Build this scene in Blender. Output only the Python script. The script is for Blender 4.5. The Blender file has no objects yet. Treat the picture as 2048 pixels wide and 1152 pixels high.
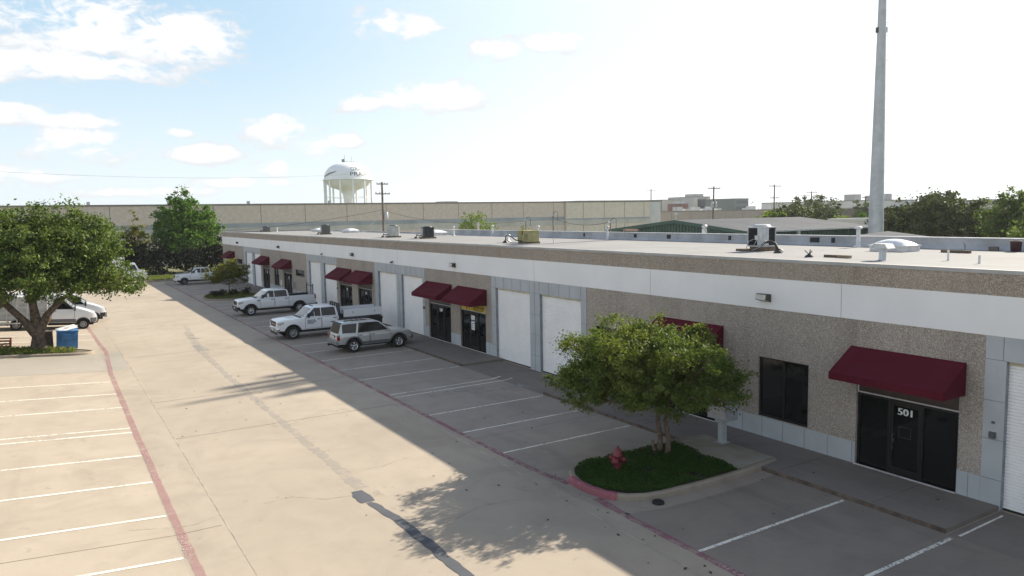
import bpy, bmesh, math, random
import numpy as np
from mathutils import Matrix, Vector
random.seed(7); rng = np.random.default_rng(7)
R_ = math.radians
SC = bpy.context.scene
COL = SC.collection

# ------------------------------------------------------------------ camera
cam_d = bpy.data.cameras.new('camera'); cam = bpy.data.objects.new('camera', cam_d); COL.objects.link(cam)
cam_d.sensor_width = 36.0; cam_d.lens = 36.0 * 1493.0 / 2048.0
cam_d.clip_start = 0.1; cam_d.clip_end = 6000
_f, _c = 1493.0, Vector((1024.0, 576.0))
_Y = Vector((95 - _c.x, 446 - _c.y, _f)).normalized()
_X = Vector((3450 - _c.x, 385 - _c.y, _f)); _X = (_X - _Y * _X.dot(_Y)).normalized()
_Z = _X.cross(_Y)
_R = Matrix((_X, _Y, _Z)).transposed()                     # world -> camera (x right, y down, z forward)
_m = Matrix((_R[0], -_R[1], -_R[2])).transposed()          # camera axes as columns in world space
cam.matrix_world = Matrix.Translation((0, 0, 7.6)) @ _m.to_4x4()
SC.camera = cam

# ------------------------------------------------------------------ light
SUN = Vector((1.63, 0.25, 1.0)).normalized()
sun_el = math.asin(SUN.z); sun_az = math.atan2(SUN.x, SUN.y)
sd = bpy.data.lights.new('sun', 'SUN'); sd.energy = 4.3; sd.angle = R_(0.55); sd.color = (1.0, 0.91, 0.77)
so = bpy.data.objects.new('sun', sd); COL.objects.link(so)
so.rotation_euler = SUN.to_track_quat('Z', 'Y').to_euler(); so.location = (60, -20, 60)
SC.view_settings.view_transform = 'Standard'; SC.view_settings.look = 'None'
SC.view_settings.exposure = 1.16; SC.view_settings.gamma = 1.0; SC.view_settings.use_curve_mapping = False

class NT:
    """tiny node-tree writer"""
    def __init__(s, nt): s.nt = nt; s.n = nt.nodes; s.l = nt.links; s.n.clear()
    def new(s, t, **kw):
        n = s.n.new(t)
        for k, v in kw.items():
            if k == 'inp':
                for a, b in v.items():
                    if isinstance(b, bpy.types.NodeSocket): s.l.new(b, n.inputs[a])
                    else: n.inputs[a].default_value = b
            else: setattr(n, k, v)
        return n
    def m(s, op, a, b=0.0, c=None, clamp=False):
        n = s.n.new('ShaderNodeMath'); n.operation = op; n.use_clamp = clamp
        for i, v in enumerate((a, b, c)):
            if v is None: continue
            if isinstance(v, bpy.types.NodeSocket): s.l.new(v, n.inputs[i])
            else: n.inputs[i].default_value = v
        return n.outputs[0]
    def noise(s, vec, scale, detail=4.0, rough=0.55, dist=0.0):
        n = s.new('ShaderNodeTexNoise', inp={'Scale': scale, 'Detail': detail, 'Roughness': rough, 'Distortion': dist})
        if vec is not None: s.l.new(vec, n.inputs['Vector'])
        return n.outputs['Fac']
    def rng(s, v, a, b, c=0.0, d=1.0):
        n = s.new('ShaderNodeMapRange', inp={1: a, 2: b, 3: c, 4: d}); n.interpolation_type = 'SMOOTHSTEP'
        s.l.new(v, n.inputs[0]); return n.outputs[0]
    def mix(s, fac, a, b, blend='MIX'):
        n = s.n.new('ShaderNodeMix'); n.data_type = 'RGBA'; n.blend_type = blend
        for i, v in ((0, fac), (6, a), (7, b)):
            if isinstance(v, bpy.types.NodeSocket): s.l.new(v, n.inputs[i])
            else: n.inputs[i].default_value = v if i == 0 else (v[0], v[1], v[2], 1)
        return n.outputs[2]

world = bpy.data.worlds.new('World'); SC.world = world; world.use_nodes = True
def build_world():
    t = NT(world.node_tree)
    sky = t.new('ShaderNodeTexSky'); sky.sky_type = 'NISHITA'; sky.sun_disc = False
    sky.sun_elevation = sun_el; sky.sun_rotation = sun_az
    sky.air_density = 1.0; sky.dust_density = 1.6; sky.ozone_density = 1.0; sky.altitude = 150
    tc = t.new('ShaderNodeTexCoord'); d = tc.outputs['Generated']
    sep = t.new('ShaderNodeSeparateXYZ'); t.l.new(d, sep.inputs[0]); x, y, z = sep.outputs
    az = t.m('MULTIPLY', t.m('ARCTAN2', x, y), 57.2958); el = t.m('MULTIPLY', t.m('ARCSINE', z), 57.2958)
    # clouds: (azimuth, elevation, half width, half height) in degrees, directions in the sky
    clouds = [(-4.5,13.8,9.0,3.6),(2.0,12.9,6.0,3.4),(8.5,12.2,5.0,2.6),(-6,9.6,8,1.6),(1.5,9.9,8,1.2),(-3,7.0,5,1.0),(2,6.6,4,.8),
              (-8,4.0,5,1.6),(2.5,4.9,4.6,1.6),(9.6,4.6,2.8,.8),(-3.2,3.0,9,.8),(15,6.4,3,1.6),(17.2,5.2,2.3,1.2),(19.2,5.6,1.7,.7),
              (23.3,13.5,4.6,1.5),(20.8,8.4,2.4,.9),(25.2,8.8,5.5,1.5),(31,12.0,2.4,1.0),(35.2,12.5,3.0,1.0),(15,3.5,2.4,.9),
              (-14,17,9,4),(-20,8,8,3),(8.2,6.0,1.2,.45),(12.5,2.6,4,.6),(6,2.0,6,.5),(-30,20,16,4),(-95,24,48,17),(-60,12,30,8),(-140,20,34,14),(176,18,26,12),(-80,52,60,12)]  # unseen west and south banks added to light the facade and shade
    mpd = t.new('ShaderNodeMapping', inp={'Scale': (1.0, 1.0, 1.9)}); t.l.new(d, mpd.inputs[0]); dd = mpd.outputs[0]
    n1 = t.noise(dd, 8.0, 9.0, 0.62, 0.5); n2 = t.noise(dd, 27.0, 8.0, 0.68, 0.6)
    nn = t.m('ADD', t.m('MULTIPLY', t.m('SUBTRACT', n1, 0.5), 4.2), t.m('MULTIPLY', t.m('SUBTRACT', n2, 0.5), 3.2))
    field = None; under = None
    for a, b, w, h in clouds:
        u = t.m('MULTIPLY', t.m('SUBTRACT', az, a), 1.0 / w); v = t.m('MULTIPLY', t.m('SUBTRACT', el, b), 1.0 / h)
        e = t.m('SUBTRACT', 1.0, t.m('MULTIPLY_ADD', u, u, t.m('MULTIPLY', v, v)))
        e2 = t.m('ADD', t.m('MINIMUM', e, 1.0), t.m('MULTIPLY', t.m('MINIMUM', v, 0.0), 0.35))
        field = e if field is None else t.m('MAXIMUM', field, e)
        under = e2 if under is None else t.m('MAXIMUM', under, e2)
    field = t.m('MAXIMUM', field, -1.2)
    dens = t.rng(t.m('ADD', field, nn), 0.05, 0.95)
    dens = t.m('MULTIPLY', dens, 0.9)
    shade = t.rng(t.m('ADD', under, t.m('MULTIPLY', nn, 0.55)), 0.15, 1.15)
    bright = t.m('MULTIPLY_ADD', shade, 1.9, 4.75)
    cc = t.new('ShaderNodeCombineXYZ', inp={0: bright, 1: bright, 2: t.m('MULTIPLY', bright, 1.02)})
    # the air glows white towards the sun and low over the horizon; overhead and behind it stays deep blue
    dot = t.new('ShaderNodeVectorMath', operation='DOT_PRODUCT', inp={1: tuple(SUN)}); t.l.new(d, dot.inputs[0])
    veil = t.rng(dot.outputs['Value'], 0.34, 0.97)
    hz = t.rng(el, 15.0, -1.0, 0.0, 0.60)
    low = t.rng(el, 42.0, 20.0, 0.0, 1.0)
    front = t.rng(dot.outputs['Value'], -0.9, 0.2, 1.0, 1.0)
    veil = t.m('MULTIPLY', t.m('ADD', t.m('MULTIPLY', veil, 0.9), t.m('MULTIPLY', hz, front), clamp=True), low)
    blue = t.mix(low, sky.outputs[0], t.mix(0.75, sky.outputs[0], (3.1, 4.4, 5.4)))
    base = t.mix(veil, blue, (6.2, 6.5, 6.55))
    mixn = t.new('ShaderNodeMix', data_type='RGBA'); t.l.new(dens, mixn.inputs[0]); t.l.new(base, mixn.inputs[6]); t.l.new(cc.outputs[0], mixn.inputs[7])
    bg = t.new('ShaderNodeBackground', inp={'Strength': 0.080}); t.l.new(mixn.outputs[2], bg.inputs[0])
    out = t.new('ShaderNodeOutputWorld'); t.l.new(bg.outputs[0], out.inputs[0])
build_world()

# ------------------------------------------------------------------ materials
MATS = {}
def mat(name, col, rough=0.6, metal=0.0, var=0.10, scale=3.0, bump=0.0, bscale=40.0, col2=None, coat=0.0, spec=0.5, sheen=0):
    if name in MATS: return MATS[name]
    M = bpy.data.materials.new(name); M.use_nodes = True; t = NT(M.node_tree)
    tc = t.new('ShaderNodeTexCoord'); o = tc.outputs['Object']
    n = t.noise(o, scale, 5.0, 0.6)
    c2 = col2 or tuple(c * (1 - 2.2 * var) for c in col)
    c1 = tuple(min(1, c * (1 + var)) for c in col)
    c = t.mix(t.rng(n, 0.28, 0.72), c2, c1)
    p = t.new('ShaderNodeBsdfPrincipled', inp={'Roughness': rough, 'Metallic': metal, 'Coat Weight': coat, 'Coat Roughness': 0.06, 'Specular IOR Level': spec})
    t.l.new(c, p.inputs['Base Color'])
    if bump:
        b = t.new('ShaderNodeBump', inp={'Strength': bump, 'Distance': 0.01, 'Height': t.noise(o, bscale, 3.0)}); t.l.new(b.outputs[0], p.inputs['Normal'])
    out = t.new('ShaderNodeOutputMaterial'); t.l.new(p.outputs[0], out.inputs[0])
    MATS[name] = M; return M

def concrete(name, warm, dark, grain=1.0, streak=1.0, rough=0.85, slab=None):
    M = bpy.data.materials.new(name); M.use_nodes = True; t = NT(M.node_tree)
    tc = t.new('ShaderNodeTexCoord'); o = tc.outputs['Object']
    mp = t.new('ShaderNodeMapping', inp={'Scale': (1.0, 0.22, 1.0)}); t.l.new(o, mp.inputs[0])
    mq = t.new('ShaderNodeMapping', inp={'Scale': (0.25, 1.0, 1.0)}); t.l.new(o, mq.inputs[0])
    big = t.noise(o, 0.11, 6.0, 0.6, 0.6); mid = t.noise(o, 0.9, 6.0, 0.65, 0.3); st = t.noise(mp.outputs[0], 0.55, 5.0, 0.65, 0.5)
    sq = t.noise(mq.outputs[0], 0.8, 5.0, 0.6, 0.4); fine = t.noise(o, 55.0, 3.0, 0.7); spots = t.noise(o, 2.6, 3.0, 0.5)
    c = t.mix(t.rng(big, 0.3, 0.7), tuple(w * .86 for w in warm), warm)
    c = t.mix(t.m('MULTIPLY', t.rng(mid, 0.42, 0.75), 0.50), c, dark)
    c = t.mix(t.m('MULTIPLY', t.rng(st, 0.52, 0.78), 0.75 * streak), c, dark)
    c = t.mix(t.m('MULTIPLY', t.rng(sq, 0.55, 0.8), 0.40 * streak), c, tuple(d * .9 for d in dark))
    c = t.mix(t.m('MULTIPLY', t.rng(spots, 0.66, 0.74), 0.30), c, tuple(d * .65 for d in dark))
    c = t.mix(t.m('MULTIPLY', t.rng(fine, 0.3, 0.75), 0.22 * grain), c, tuple(d * .7 for d in dark))
    soft = t.noise(o, 0.32, 5.0, 0.6, 0.8); c = t.mix(t.m('MULTIPLY', t.rng(soft, 0.48, 0.72), 0.55), c, tuple(d * .92 for d in dark))
    if slab:                                       # each cast slab cured to its own tone
        sp = t.new('ShaderNodeSeparateXYZ'); t.l.new(o, sp.inputs[0])
        cv = t.new('ShaderNodeCombineXYZ', inp={0: t.m('FLOOR', t.m('DIVIDE', t.m('ADD', sp.outputs[0], slab[2]), slab[0])), 1: t.m('FLOOR', t.m('DIVIDE', t.m('ADD', sp.outputs[1], slab[3]), slab[1]))})
        wn = t.new('ShaderNodeTexWhiteNoise'); t.l.new(cv.outputs[0], wn.inputs[0])
        c = t.mix(t.m('MULTIPLY', wn.outputs[0], 0.26), c, tuple(d * 1.05 for d in dark))
    p = t.new('ShaderNodeBsdfPrincipled', inp={'Roughness': rough, 'Specular IOR Level': 0.25}); t.l.new(c, p.inputs['Base Color'])
    b = t.new('ShaderNodeBump', inp={'Strength': 0.25, 'Distance': 0.004, 'Height': fine}); t.l.new(b.outputs[0], p.inputs['Normal'])
    out = t.new('ShaderNodeOutputMaterial'); t.l.new(p.outputs[0], out.inputs[0]); MATS[name] = M; return M

def paint_line(name, col, under, wear=0.5, scale=9.0, opac=1.0, keep=0.0):
    """worn paint or stain: where it has worn away the concrete below shows through"""
    if name in MATS: return MATS[name]
    M = bpy.data.materials.new(name); M.use_nodes = True; t = NT(M.node_tree)
    o = t.new('ShaderNodeTexCoord').outputs['Object']
    n = t.noise(o, scale, 6.0, 0.75); n2 = t.noise(o, 0.7, 3.0); n3 = t.noise(o, 70.0, 2.0, 0.7)
    w = t.rng(t.m('ADD', t.m('MULTIPLY_ADD', n2, 0.5, n), t.m('MULTIPLY', n3, .25)), 1.05 - wear * .5, 1.3 - wear * .5)
    c = t.mix(t.rng(n3, .3, .7), tuple(k * .88 for k in col), col)
    p = t.new('ShaderNodeBsdfPrincipled', inp={'Roughness': 0.8, 'Specular IOR Level': 0.2}); t.l.new(c, p.inputs['Base Color'])
    tr = t.new('ShaderNodeBsdfTransparent'); mx = t.new('ShaderNodeMixShader'); t.l.new(t.m('MULTIPLY_ADD', w, 1 - keep, 1 - opac, clamp=True), mx.inputs[0]); t.l.new(p.outputs[0], mx.inputs[1]); t.l.new(tr.outputs[0], mx.inputs[2])
    out = t.new('ShaderNodeOutputMaterial'); t.l.new(mx.outputs[0], out.inputs[0]); MATS[name] = M; return M

def aggregate(name, a, b, c_, scale=38.0, zstain=True):
    """exposed-aggregate concrete: pebbles of several tones plus soft vertical rain staining"""
    M = bpy.data.materials.new(name); M.use_nodes = True; t = NT(M.node_tree)
    o = t.new('ShaderNodeTexCoord').outputs['Object']
    v = t.new('ShaderNodeTexVoronoi', inp={'Scale': scale}); t.l.new(o, v.inputs['Vector'])
    sep = t.new('ShaderNodeSeparateColor'); t.l.new(v.outputs['Color'], sep.inputs[0])
    c = t.mix(t.rng(sep.outputs[0], 0.25, 0.8), a, b)
    c = t.mix(t.rng(sep.outputs[1], 0.72, 0.9), c, c_)
    c = t.mix(t.m('MULTIPLY', t.rng(v.outputs['Distance'], 0.25, 0.75), 0.55), c, tuple(k * .5 for k in a))
    mp = t.new('ShaderNodeMapping', inp={'Scale': (1.0, 1.0, 0.12)}); t.l.new(o, mp.inputs[0])
    st = t.noise(mp.outputs[0], 1.3, 5.0, 0.6); bg = t.noise(o, 0.45, 4.0)
    c = t.mix(t.m('MULTIPLY', t.rng(st, 0.48, 0.8), 0.45), c, tuple(k * .5 for k in a))
    c = t.mix(t.m('MULTIPLY', t.rng(bg, 0.45, 0.75), 0.4), c, b)
    sp = t.new('ShaderNodeSeparateXYZ'); t.l.new(o, sp.inputs[0])
    wn = t.new('ShaderNodeTexWhiteNoise', noise_dimensions='1D'); t.l.new(t.m('FLOOR', t.m('DIVIDE', t.m('ADD', sp.outputs[1], 38.5), 8.25)), wn.inputs['W'])
    c = t.mix(t.m('MULTIPLY', wn.outputs[0], 0.22), c, tuple(k * .62 for k in b))
    st2 = t.noise(mp.outputs[0], 4.5, 4.0, 0.7); c = t.mix(t.m('MULTIPLY', t.rng(st2, 0.55, 0.8), 0.28), c, tuple(k * .6 for k in a))
    p = t.new('ShaderNodeBsdfPrincipled', inp={'Roughness': 0.9, 'Specular IOR Level': 0.2}); t.l.new(c, p.inputs['Base Color'])
    bp = t.new('ShaderNodeBump', inp={'Strength': 0.6, 'Distance': 0.01, 'Height': t.m('SUBTRACT', 1.0, v.outputs['Distance'])}); t.l.new(bp.outputs[0], p.inputs['Normal'])
    out = t.new('ShaderNodeOutputMaterial'); t.l.new(p.outputs[0], out.inputs[0]); MATS[name] = M; return M

def leaf_mat(name, a, b, c_=None, trans=0.35):
    M = bpy.data.materials.new(name); M.use_nodes = True; t = NT(M.node_tree)
    g = t.new('ShaderNodeNewGeometry'); r = g.outputs['Random Per Island']
    c = t.mix(r, a, b)
    o = t.new('ShaderNodeTexCoord').outputs['Object']
    n = t.noise(o, 0.8, 3.0)
    c = t.mix(t.m('MULTIPLY', t.rng(n, 0.45, 0.7), 0.5), c, c_ or b)
    p = t.new('ShaderNodeBsdfPrincipled', inp={'Roughness': 0.65, 'Specular IOR Level': 0.18}); t.l.new(c, p.inputs['Base Color'])
    tr = t.new('ShaderNodeBsdfTranslucent'); t.l.new(t.mix(1.0, c, (1.6, 1.65, 0.6), 'MULTIPLY'), tr.inputs[0])
    mx = t.new('ShaderNodeMixShader', inp={0: trans}); t.l.new(p.outputs[0], mx.inputs[1]); t.l.new(tr.outputs[0], mx.inputs[2])
    out = t.new('ShaderNodeOutputMaterial'); t.l.new(mx.outputs[0], out.inputs[0]); MATS[name] = M; return M

def glass(name, col=(0.008, 0.009, 0.010), rough=0.04, spec=0.35):
    return mat(name, col, rough, 0.0, 0.15, 0.7, spec=spec)

CONC = concrete('concrete', (0.445, 0.380, 0.298), (0.31, 0.262, 0.207), slab=(4.1, 6.2, 4.9, 3.0))
CONC2 = concrete('concrete_walk', (0.255, 0.22, 0.19), (0.155, 0.135, 0.118), 1.2, 0.9, slab=(9, 2.9, 0, 1.0))
KERB = concrete('kerb_concrete', (0.37, 0.31, 0.24), (0.21, 0.175, 0.14), 1.0, 1.0)
PAD = concrete('pad_concrete', (0.40, 0.36, 0.29), (0.22, 0.19, 0.13), 1.0, 1.0)
DIRT = mat('field', (0.16, 0.15, 0.075), 0.95, 0, 0.25, 0.06, col2=(0.085, 0.11, 0.04))
JOINT = mat('joint_sealant', (0.13, 0.11, 0.09), 0.9, 0, 0.3, 2.0)
JOINTW = mat('joint_sealant_pale', (0.48, 0.43, 0.35), 0.9, 0, 0.25, 1.5, col2=(0.20, 0.165, 0.125))
WHITE_LINE = paint_line('white_line_paint', (0.80, 0.76, 0.66), (0.42, 0.35, 0.27), 0.40)
RED_LINE = paint_line('fire_lane_paint', (0.36, 0.135, 0.185), (0.40, 0.27, 0.23), 0.60, 4.0, .64, .5)
RED_LINE_SUN = paint_line('faded_sunlit_fire_lane_paint', (0.42, 0.165, 0.20), (0.42, 0.25, 0.21), 0.40, 2.5, .34, .6)  # faded copy for the left stripe, sunlit paleness put into its colour
STENCIL = paint_line('stencil_paint', (0.56, 0.40, 0.37), (0.40, 0.20, 0.19), 0.55, 14.0)
SWALE = paint_line('channel_concrete', (0.34, 0.345, 0.345), (0.40, 0.34, 0.262), 0.30, 1.6, .20, .6)
PATCH = concrete('asphalt_patch', (0.115, 0.122, 0.135), (0.07, 0.075, 0.085), 1.8, 1.2)
AGG = aggregate('exposed_aggregate', (0.32, 0.272, 0.228), (0.485, 0.43, 0.372), (0.64, 0.60, 0.55), 48.0)
AGGF = aggregate('fascia_aggregate', (0.32, 0.265, 0.21), (0.47, 0.405, 0.335), (0.58, 0.53, 0.46), 44.0)
WBAND = mat('white_band_paint', (0.82, 0.815, 0.81), 0.75, 0, 0.022, 0.5)
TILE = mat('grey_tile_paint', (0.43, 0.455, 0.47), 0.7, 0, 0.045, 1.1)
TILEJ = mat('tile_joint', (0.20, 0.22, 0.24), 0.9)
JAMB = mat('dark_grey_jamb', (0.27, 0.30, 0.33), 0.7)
ROOFM = concrete('roof_membrane', (0.285, 0.282, 0.278), (0.215, 0.212, 0.208), 1.0, 0.8)
FLASH = mat('metal_flashing', (0.42, 0.42, 0.41), 0.65, 0.1, 0.08, 1.0)
PARAP = mat('parapet_membrane', (0.42, 0.43, 0.45), 0.75, 0, 0.12, 0.8)
SLAT = mat('white_roll_door', (0.86, 0.85, 0.84), 0.5, 0, 0.02, 1.5)
CREAM = mat('cream_hood', (0.62, 0.55, 0.40), 0.6)
AWN = mat('burgundy_canvas', (0.094, 0.008, 0.020), 0.9, 0, 0.04, 1.5, 0.25, 60, spec=0.15)
BLKF = mat('black_frame', (0.014, 0.014, 0.015), 0.4, 0.3)
GLS = glass('dark_glass')
SIGNP = mat('brown_sign_panel', (0.055, 0.036, 0.034), 0.35)
WTRIM = mat('white_trim', (0.70, 0.68, 0.66), 0.5)
YSIGN = mat('yellow_sign', (0.75, 0.53, 0.03), 0.5)
INK = mat('black_ink', (0.012, 0.012, 0.014), 0.6)
PAPER = mat('white_paper', (0.78, 0.79, 0.80), 0.7)
DKMET = mat('bronze_fixture', (0.075, 0.065, 0.055), 0.5, 0.3)
LENS = mat('lamp_lens', (0.50, 0.48, 0.44), 0.2)
RUST = mat('rusty_kerb_edge', (0.14, 0.108, 0.085), 0.9, 0, 0.25, 3.0)
GALV = mat('galvanised_steel', (0.52, 0.53, 0.54), 0.45, 0.55, 0.10, 2.0)
WPIPE = mat('white_pipe', (0.66, 0.66, 0.65), 0.5)
BLACKP = mat('black_plastic', (0.012, 0.012, 0.013), 0.6)
RUBBER = mat('tyre_rubber', (0.014, 0.014, 0.014), 0.8, 0, 0.2, 8)
ALLOY = mat('alloy_rim', (0.42, 0.42, 0.43), 0.28, 0.85, 0.05)
CHROME = mat('chrome', (0.72, 0.72, 0.73), 0.12, 1.0, 0.03)
WCAR = mat('white_car_paint', (0.78, 0.79, 0.80), 0.28, 0, 0.015, 1.0, coat=0.6)
SCAR = mat('silver_car_paint', (0.52, 0.52, 0.50), 0.30, 0.45, 0.03, 1.0, coat=0.5)
GCLAD = mat('grey_cladding', (0.12, 0.125, 0.13), 0.5)
CARGL = glass('car_glass', (0.008, 0.010, 0.013), 0.05, 0.40)
WSHG = glass('windscreen_glass', (0.09, 0.10, 0.11), 0.05, 0.8)
REDL = mat('red_lamp', (0.30, 0.012, 0.018), 0.2)
AMBER = mat('amber_lamp', (0.60, 0.28, 0.06), 0.25)
HEADL = mat('headlight_glass', (0.55, 0.55, 0.52), 0.12, 0.3)
BLUE = mat('blue_dumpster_paint', (0.035, 0.15, 0.34), 0.55, 0, 0.12, 2.5)
BRN = mat('brown_bin', (0.075, 0.05, 0.035), 0.7, 0, 0.15, 2.0)
WOOD = mat('bare_wood', (0.33, 0.25, 0.15), 0.8, 0, 0.15, 4.0)
OLDW = mat('weathered_lumber', (0.16, 0.115, 0.075), 0.85, 0, 0.2, 4.0)
REDW = mat('reddish_pallet_wood', (0.24, 0.085, 0.045), 0.8, 0, 0.2, 4.0)
HYDR = mat('red_hydrant_paint', (0.19, 0.03, 0.038), 0.5, 0, 0.15, 8)
BARK = mat('tree_bark', (0.115, 0.085, 0.062), 0.95, 0, 0.3, 6.0, 0.8, 25)
BARK2 = mat('smooth_tan_bark', (0.17, 0.118, 0.085), 0.9, 0, 0.25, 9.0, 0.4, 30)
POLEW = mat('pole_wood', (0.17, 0.14, 0.115), 0.9, 0, 0.2, 3.0)
TOWERM = mat('galvanised_tower', (0.47, 0.49, 0.505), 0.5, 0.25, 0.07, 1.2)
WTANK = mat('white_tank_paint', (0.88, 0.88, 0.88), 0.5, 0, 0.03, 0.1)
BEIGE = mat('beige_panel', (0.68, 0.575, 0.49), 0.9, 0, 0.05, 1.6, col2=(0.60, 0.505, 0.425), spec=0.2)
BEIGE2 = mat('pale_beige_panel', (0.72, 0.64, 0.53), 0.9, 0, 0.04, 1.6, col2=(0.66, 0.58, 0.48), spec=0.2)
BSTRIPE = mat('blue_grey_stripe', (0.36, 0.38, 0.40), 0.7, 0, 0.08, 0.3)
BPALE = mat('pale_stripe', (0.55, 0.52, 0.46), 0.7, 0, 0.08, 0.3)
BCOP = mat('coping', (0.25, 0.22, 0.20), 0.7)
GREENM = mat('green_metal_siding', (0.028, 0.075, 0.058), 0.5, 0.1, 0.1, 0.5)
SHEDR = mat('grey_shed_roof', (0.092, 0.100, 0.112), 0.85, 0.0, 0.10, 0.4, spec=0.1)
FARW = mat('far_white_wall', (0.62, 0.61, 0.59), 0.7, 0, 0.06, 0.2)
FARG = mat('far_grey_wall', (0.46, 0.45, 0.44), 0.7, 0, 0.06, 0.2)
FARB = mat('far_brown_wall', (0.17, 0.13, 0.12), 0.7, 0, 0.1, 0.2)
FARPK = mat('far_pinkish_panel', (0.44, 0.375, 0.33), 0.9, 0, 0.05, 1.6, col2=(0.37, 0.315, 0.275), spec=0.2)
BRICK = mat('red_brick', (0.26, 0.12, 0.10), 0.85, 0, 0.15, 1.0)
FGLASS = glass('far_glass', (0.06, 0.075, 0.09), 0.1)
LF_ISL = leaf_mat('oak_leaf', (0.036, 0.068, 0.016), (0.145, 0.190, 0.044), (0.23, 0.245, 0.065), 0.28)
LF_BIG = leaf_mat('pear_leaf', (0.036, 0.072, 0.016), (0.135, 0.185, 0.045), (0.18, 0.22, 0.06), 0.24)
LF_SYC = leaf_mat('sycamore_leaf', (0.045, 0.110, 0.016), (0.115, 0.205, 0.028), (0.085, 0.165, 0.024), 0.32)
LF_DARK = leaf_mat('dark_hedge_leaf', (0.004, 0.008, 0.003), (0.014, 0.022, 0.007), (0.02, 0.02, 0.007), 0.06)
LF_YEL = leaf_mat('yellowing_leaf', (0.055, 0.10, 0.016), (0.20, 0.19, 0.026), (0.26, 0.18, 0.03), 0.34)
LF_MID = leaf_mat('bright_shrub_leaf', (0.075, 0.13, 0.025), (0.17, 0.22, 0.045), (0.13, 0.19, 0.04), 0.40)
LF_FAR = leaf_mat('far_tree_leaf', (0.045, 0.07, 0.028), (0.11, 0.13, 0.045), (0.14, 0.155, 0.055), 0.35)
LF_LIVE = leaf_mat('live_oak_leaf', (0.028, 0.044, 0.014), (0.080, 0.104, 0.030), (0.125, 0.14, 0.04), 0.18)
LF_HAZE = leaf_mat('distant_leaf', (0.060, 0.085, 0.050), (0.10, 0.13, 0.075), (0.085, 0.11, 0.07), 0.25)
LF_GC = leaf_mat('jasmine_leaf', (0.022, 0.060, 0.009), (0.050, 0.110, 0.016), (0.065, 0.12, 0.02), 0.25)
LF_LAWN = leaf_mat('lawn_blade', (0.09, 0.12, 0.03), (0.16, 0.19, 0.05), (0.20, 0.19, 0.07), 0.3)

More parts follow.
